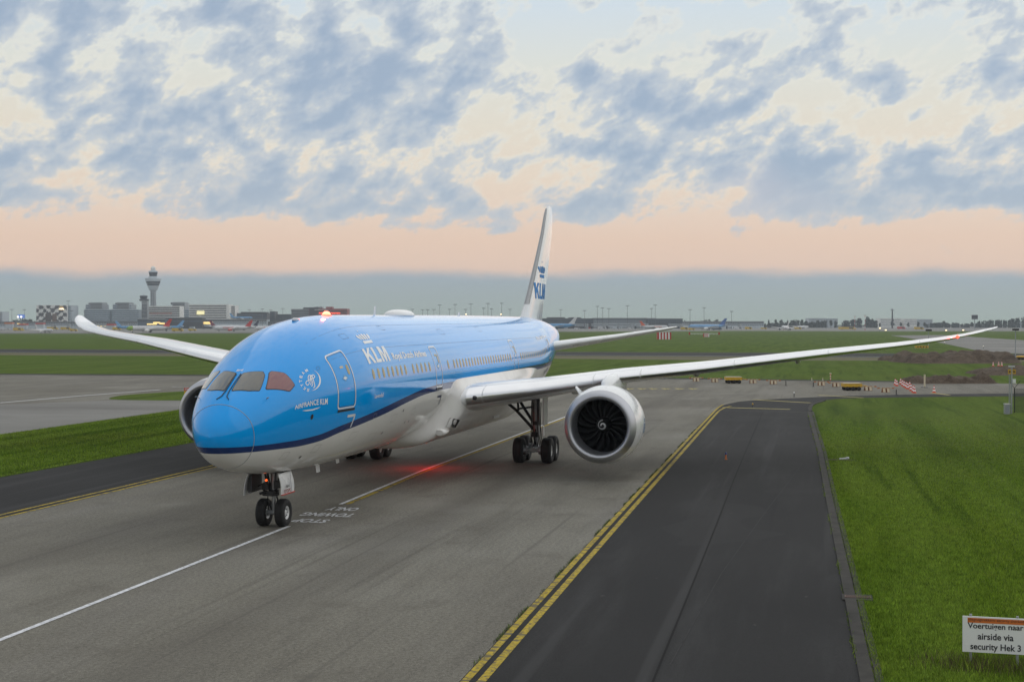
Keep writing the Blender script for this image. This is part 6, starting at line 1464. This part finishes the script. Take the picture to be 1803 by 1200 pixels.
def kerbw(rng, n):
    x = rng.uniform(-12, 75, n); y = np.interp(x, [-13, 0, 20, 40, 62, 78], [-20.3, -20.15, -19.9, -19.7, -19.3, -19.05])-rng.choice([.40, .40, .02], n)+rng.normal(0, .03, n); k = np.sin(x*1.7)+np.sin(x*.63+1)+rng.normal(0, .6, n); return np.stack([x, y], 1)[k > .5]
grass_blades('kerb_weeds', 'thin grass tufts growing along the kerb joints', kerbw, 9000, .04, .12, .008, [GB[1], GB[0], GB[2]], 4)

def line_weeds(rng, n):
    x = rng.uniform(-30, 60, n); k = np.sin(x*2.3)+np.sin(x*.71+2)+rng.normal(0, .5, n); e = np.array(EDGE); return np.stack([x, np.interp(x, e[:, 0], e[:, 1])+.11+abs(rng.normal(0, .035, n))], 1)[k > .35]
grass_blades('joint_weeds', 'dark weeds growing in the joint beside the double yellow line', line_weeds, 16000, .03, .09, .006, [mat('weed_dark', (.035,.055,.015), .8), GM['blade'], mat('weed_dry', (.07,.055,.03), .8)], 5)
# jet bridges and low service boxes along the piers
def bridge(px, row, lb, grp, flip=1):
    D = 1950; F = Far(px, D, 'jet_bridge', lb, 'jet bridge', grp, rz=.5*flip); z = 4.2
    MB().box(-9, 9, -1.6, 1.6, z, z+3).build('tunnel', FPALE, F.root); MB().box(-9.2, 9.2, -1.65, -1.6, z+1.2, z+2.2).build('window', FDK, F.root); MB().lathe([(0, 2.6), (7.6, 2.6)], 'Z', (10, 0, 0), 14, caps=True).build('rotunda', FG, F.root); MB().box(-9.5, -7.5, -1, 1, 0, z).build('leg', FDARK, F.root)
for i, px in enumerate((18, 52, 84, 108, 158, 186, 214)): bridge(px, 0, ORD[i]+' jet bridge from the left, in front of the long grey pier', 'jet bridges at the left piers', 1 if i % 2 else -1)
for i, px in enumerate((985, 1022, 1052, 1078, 1100, 1128, 1188, 1210, 1290)): bridge(px, 0, ORD[i]+' jet bridge from the fin to the right', 'jet bridges at the right piers', 1 if i % 2 else -1)
rng = np.random.default_rng(12); b0 = None
for k in range(46):
    px = rng.uniform(2, 385) if k < 24 else rng.uniform(985, 1345); row = rng.uniform(575.6, 578.6); D = drow(row); p = gpos(px, D)
    if b0 is None:
        b0 = thing('freight_container', 'grey and white freight container on the far apron', 'container', p, FACE, 'freight containers on the far apron'); MB().prism([(-1.6, 0), (1.6, 0), (1.6, 1.7), (1.1, 2.2), (-1.6, 2.2)], -1, 1, Matrix(((1,0,0,0),(0,0,-1,0),(0,1,0,0),(0,0,0,1)))).build('body', FPALE, b0); MB().box(-1.3, .9, -1.03, -1.0, .2, 1.9).build('door', FG, b0)
    else: r = dup(b0, p, FACE+rng.uniform(-.6, .6)); r.scale = (rng.uniform(.9, 2.6), 1.2, rng.uniform(.9, 1.5))
# ------------------------------------------------------------------ the air over the airfield
hz = MB().box(-160, 4300, -2300, 2300, -1, 118).build('haze', [])
hz['kind'] = 'stuff'; hz['label'] = 'thin evening haze lying over the whole airfield'
M = bpy.data.materials.new('haze'); M.use_nodes = True; t = NT(M.node_tree); t.t.nodes.clear()
pv = t.n('ShaderNodeVolumePrincipled'); pv.inputs['Color'].default_value = (.80, .88, .95, 1); pv.inputs['Density'].default_value = .00013; pv.inputs['Anisotropy'].default_value = .2
ou = t.n('ShaderNodeOutputMaterial'); t.t.links.new(pv.outputs[0], ou.inputs['Volume']); hz.data.materials.append(M)
SC.cycles.volume_bounces = 0
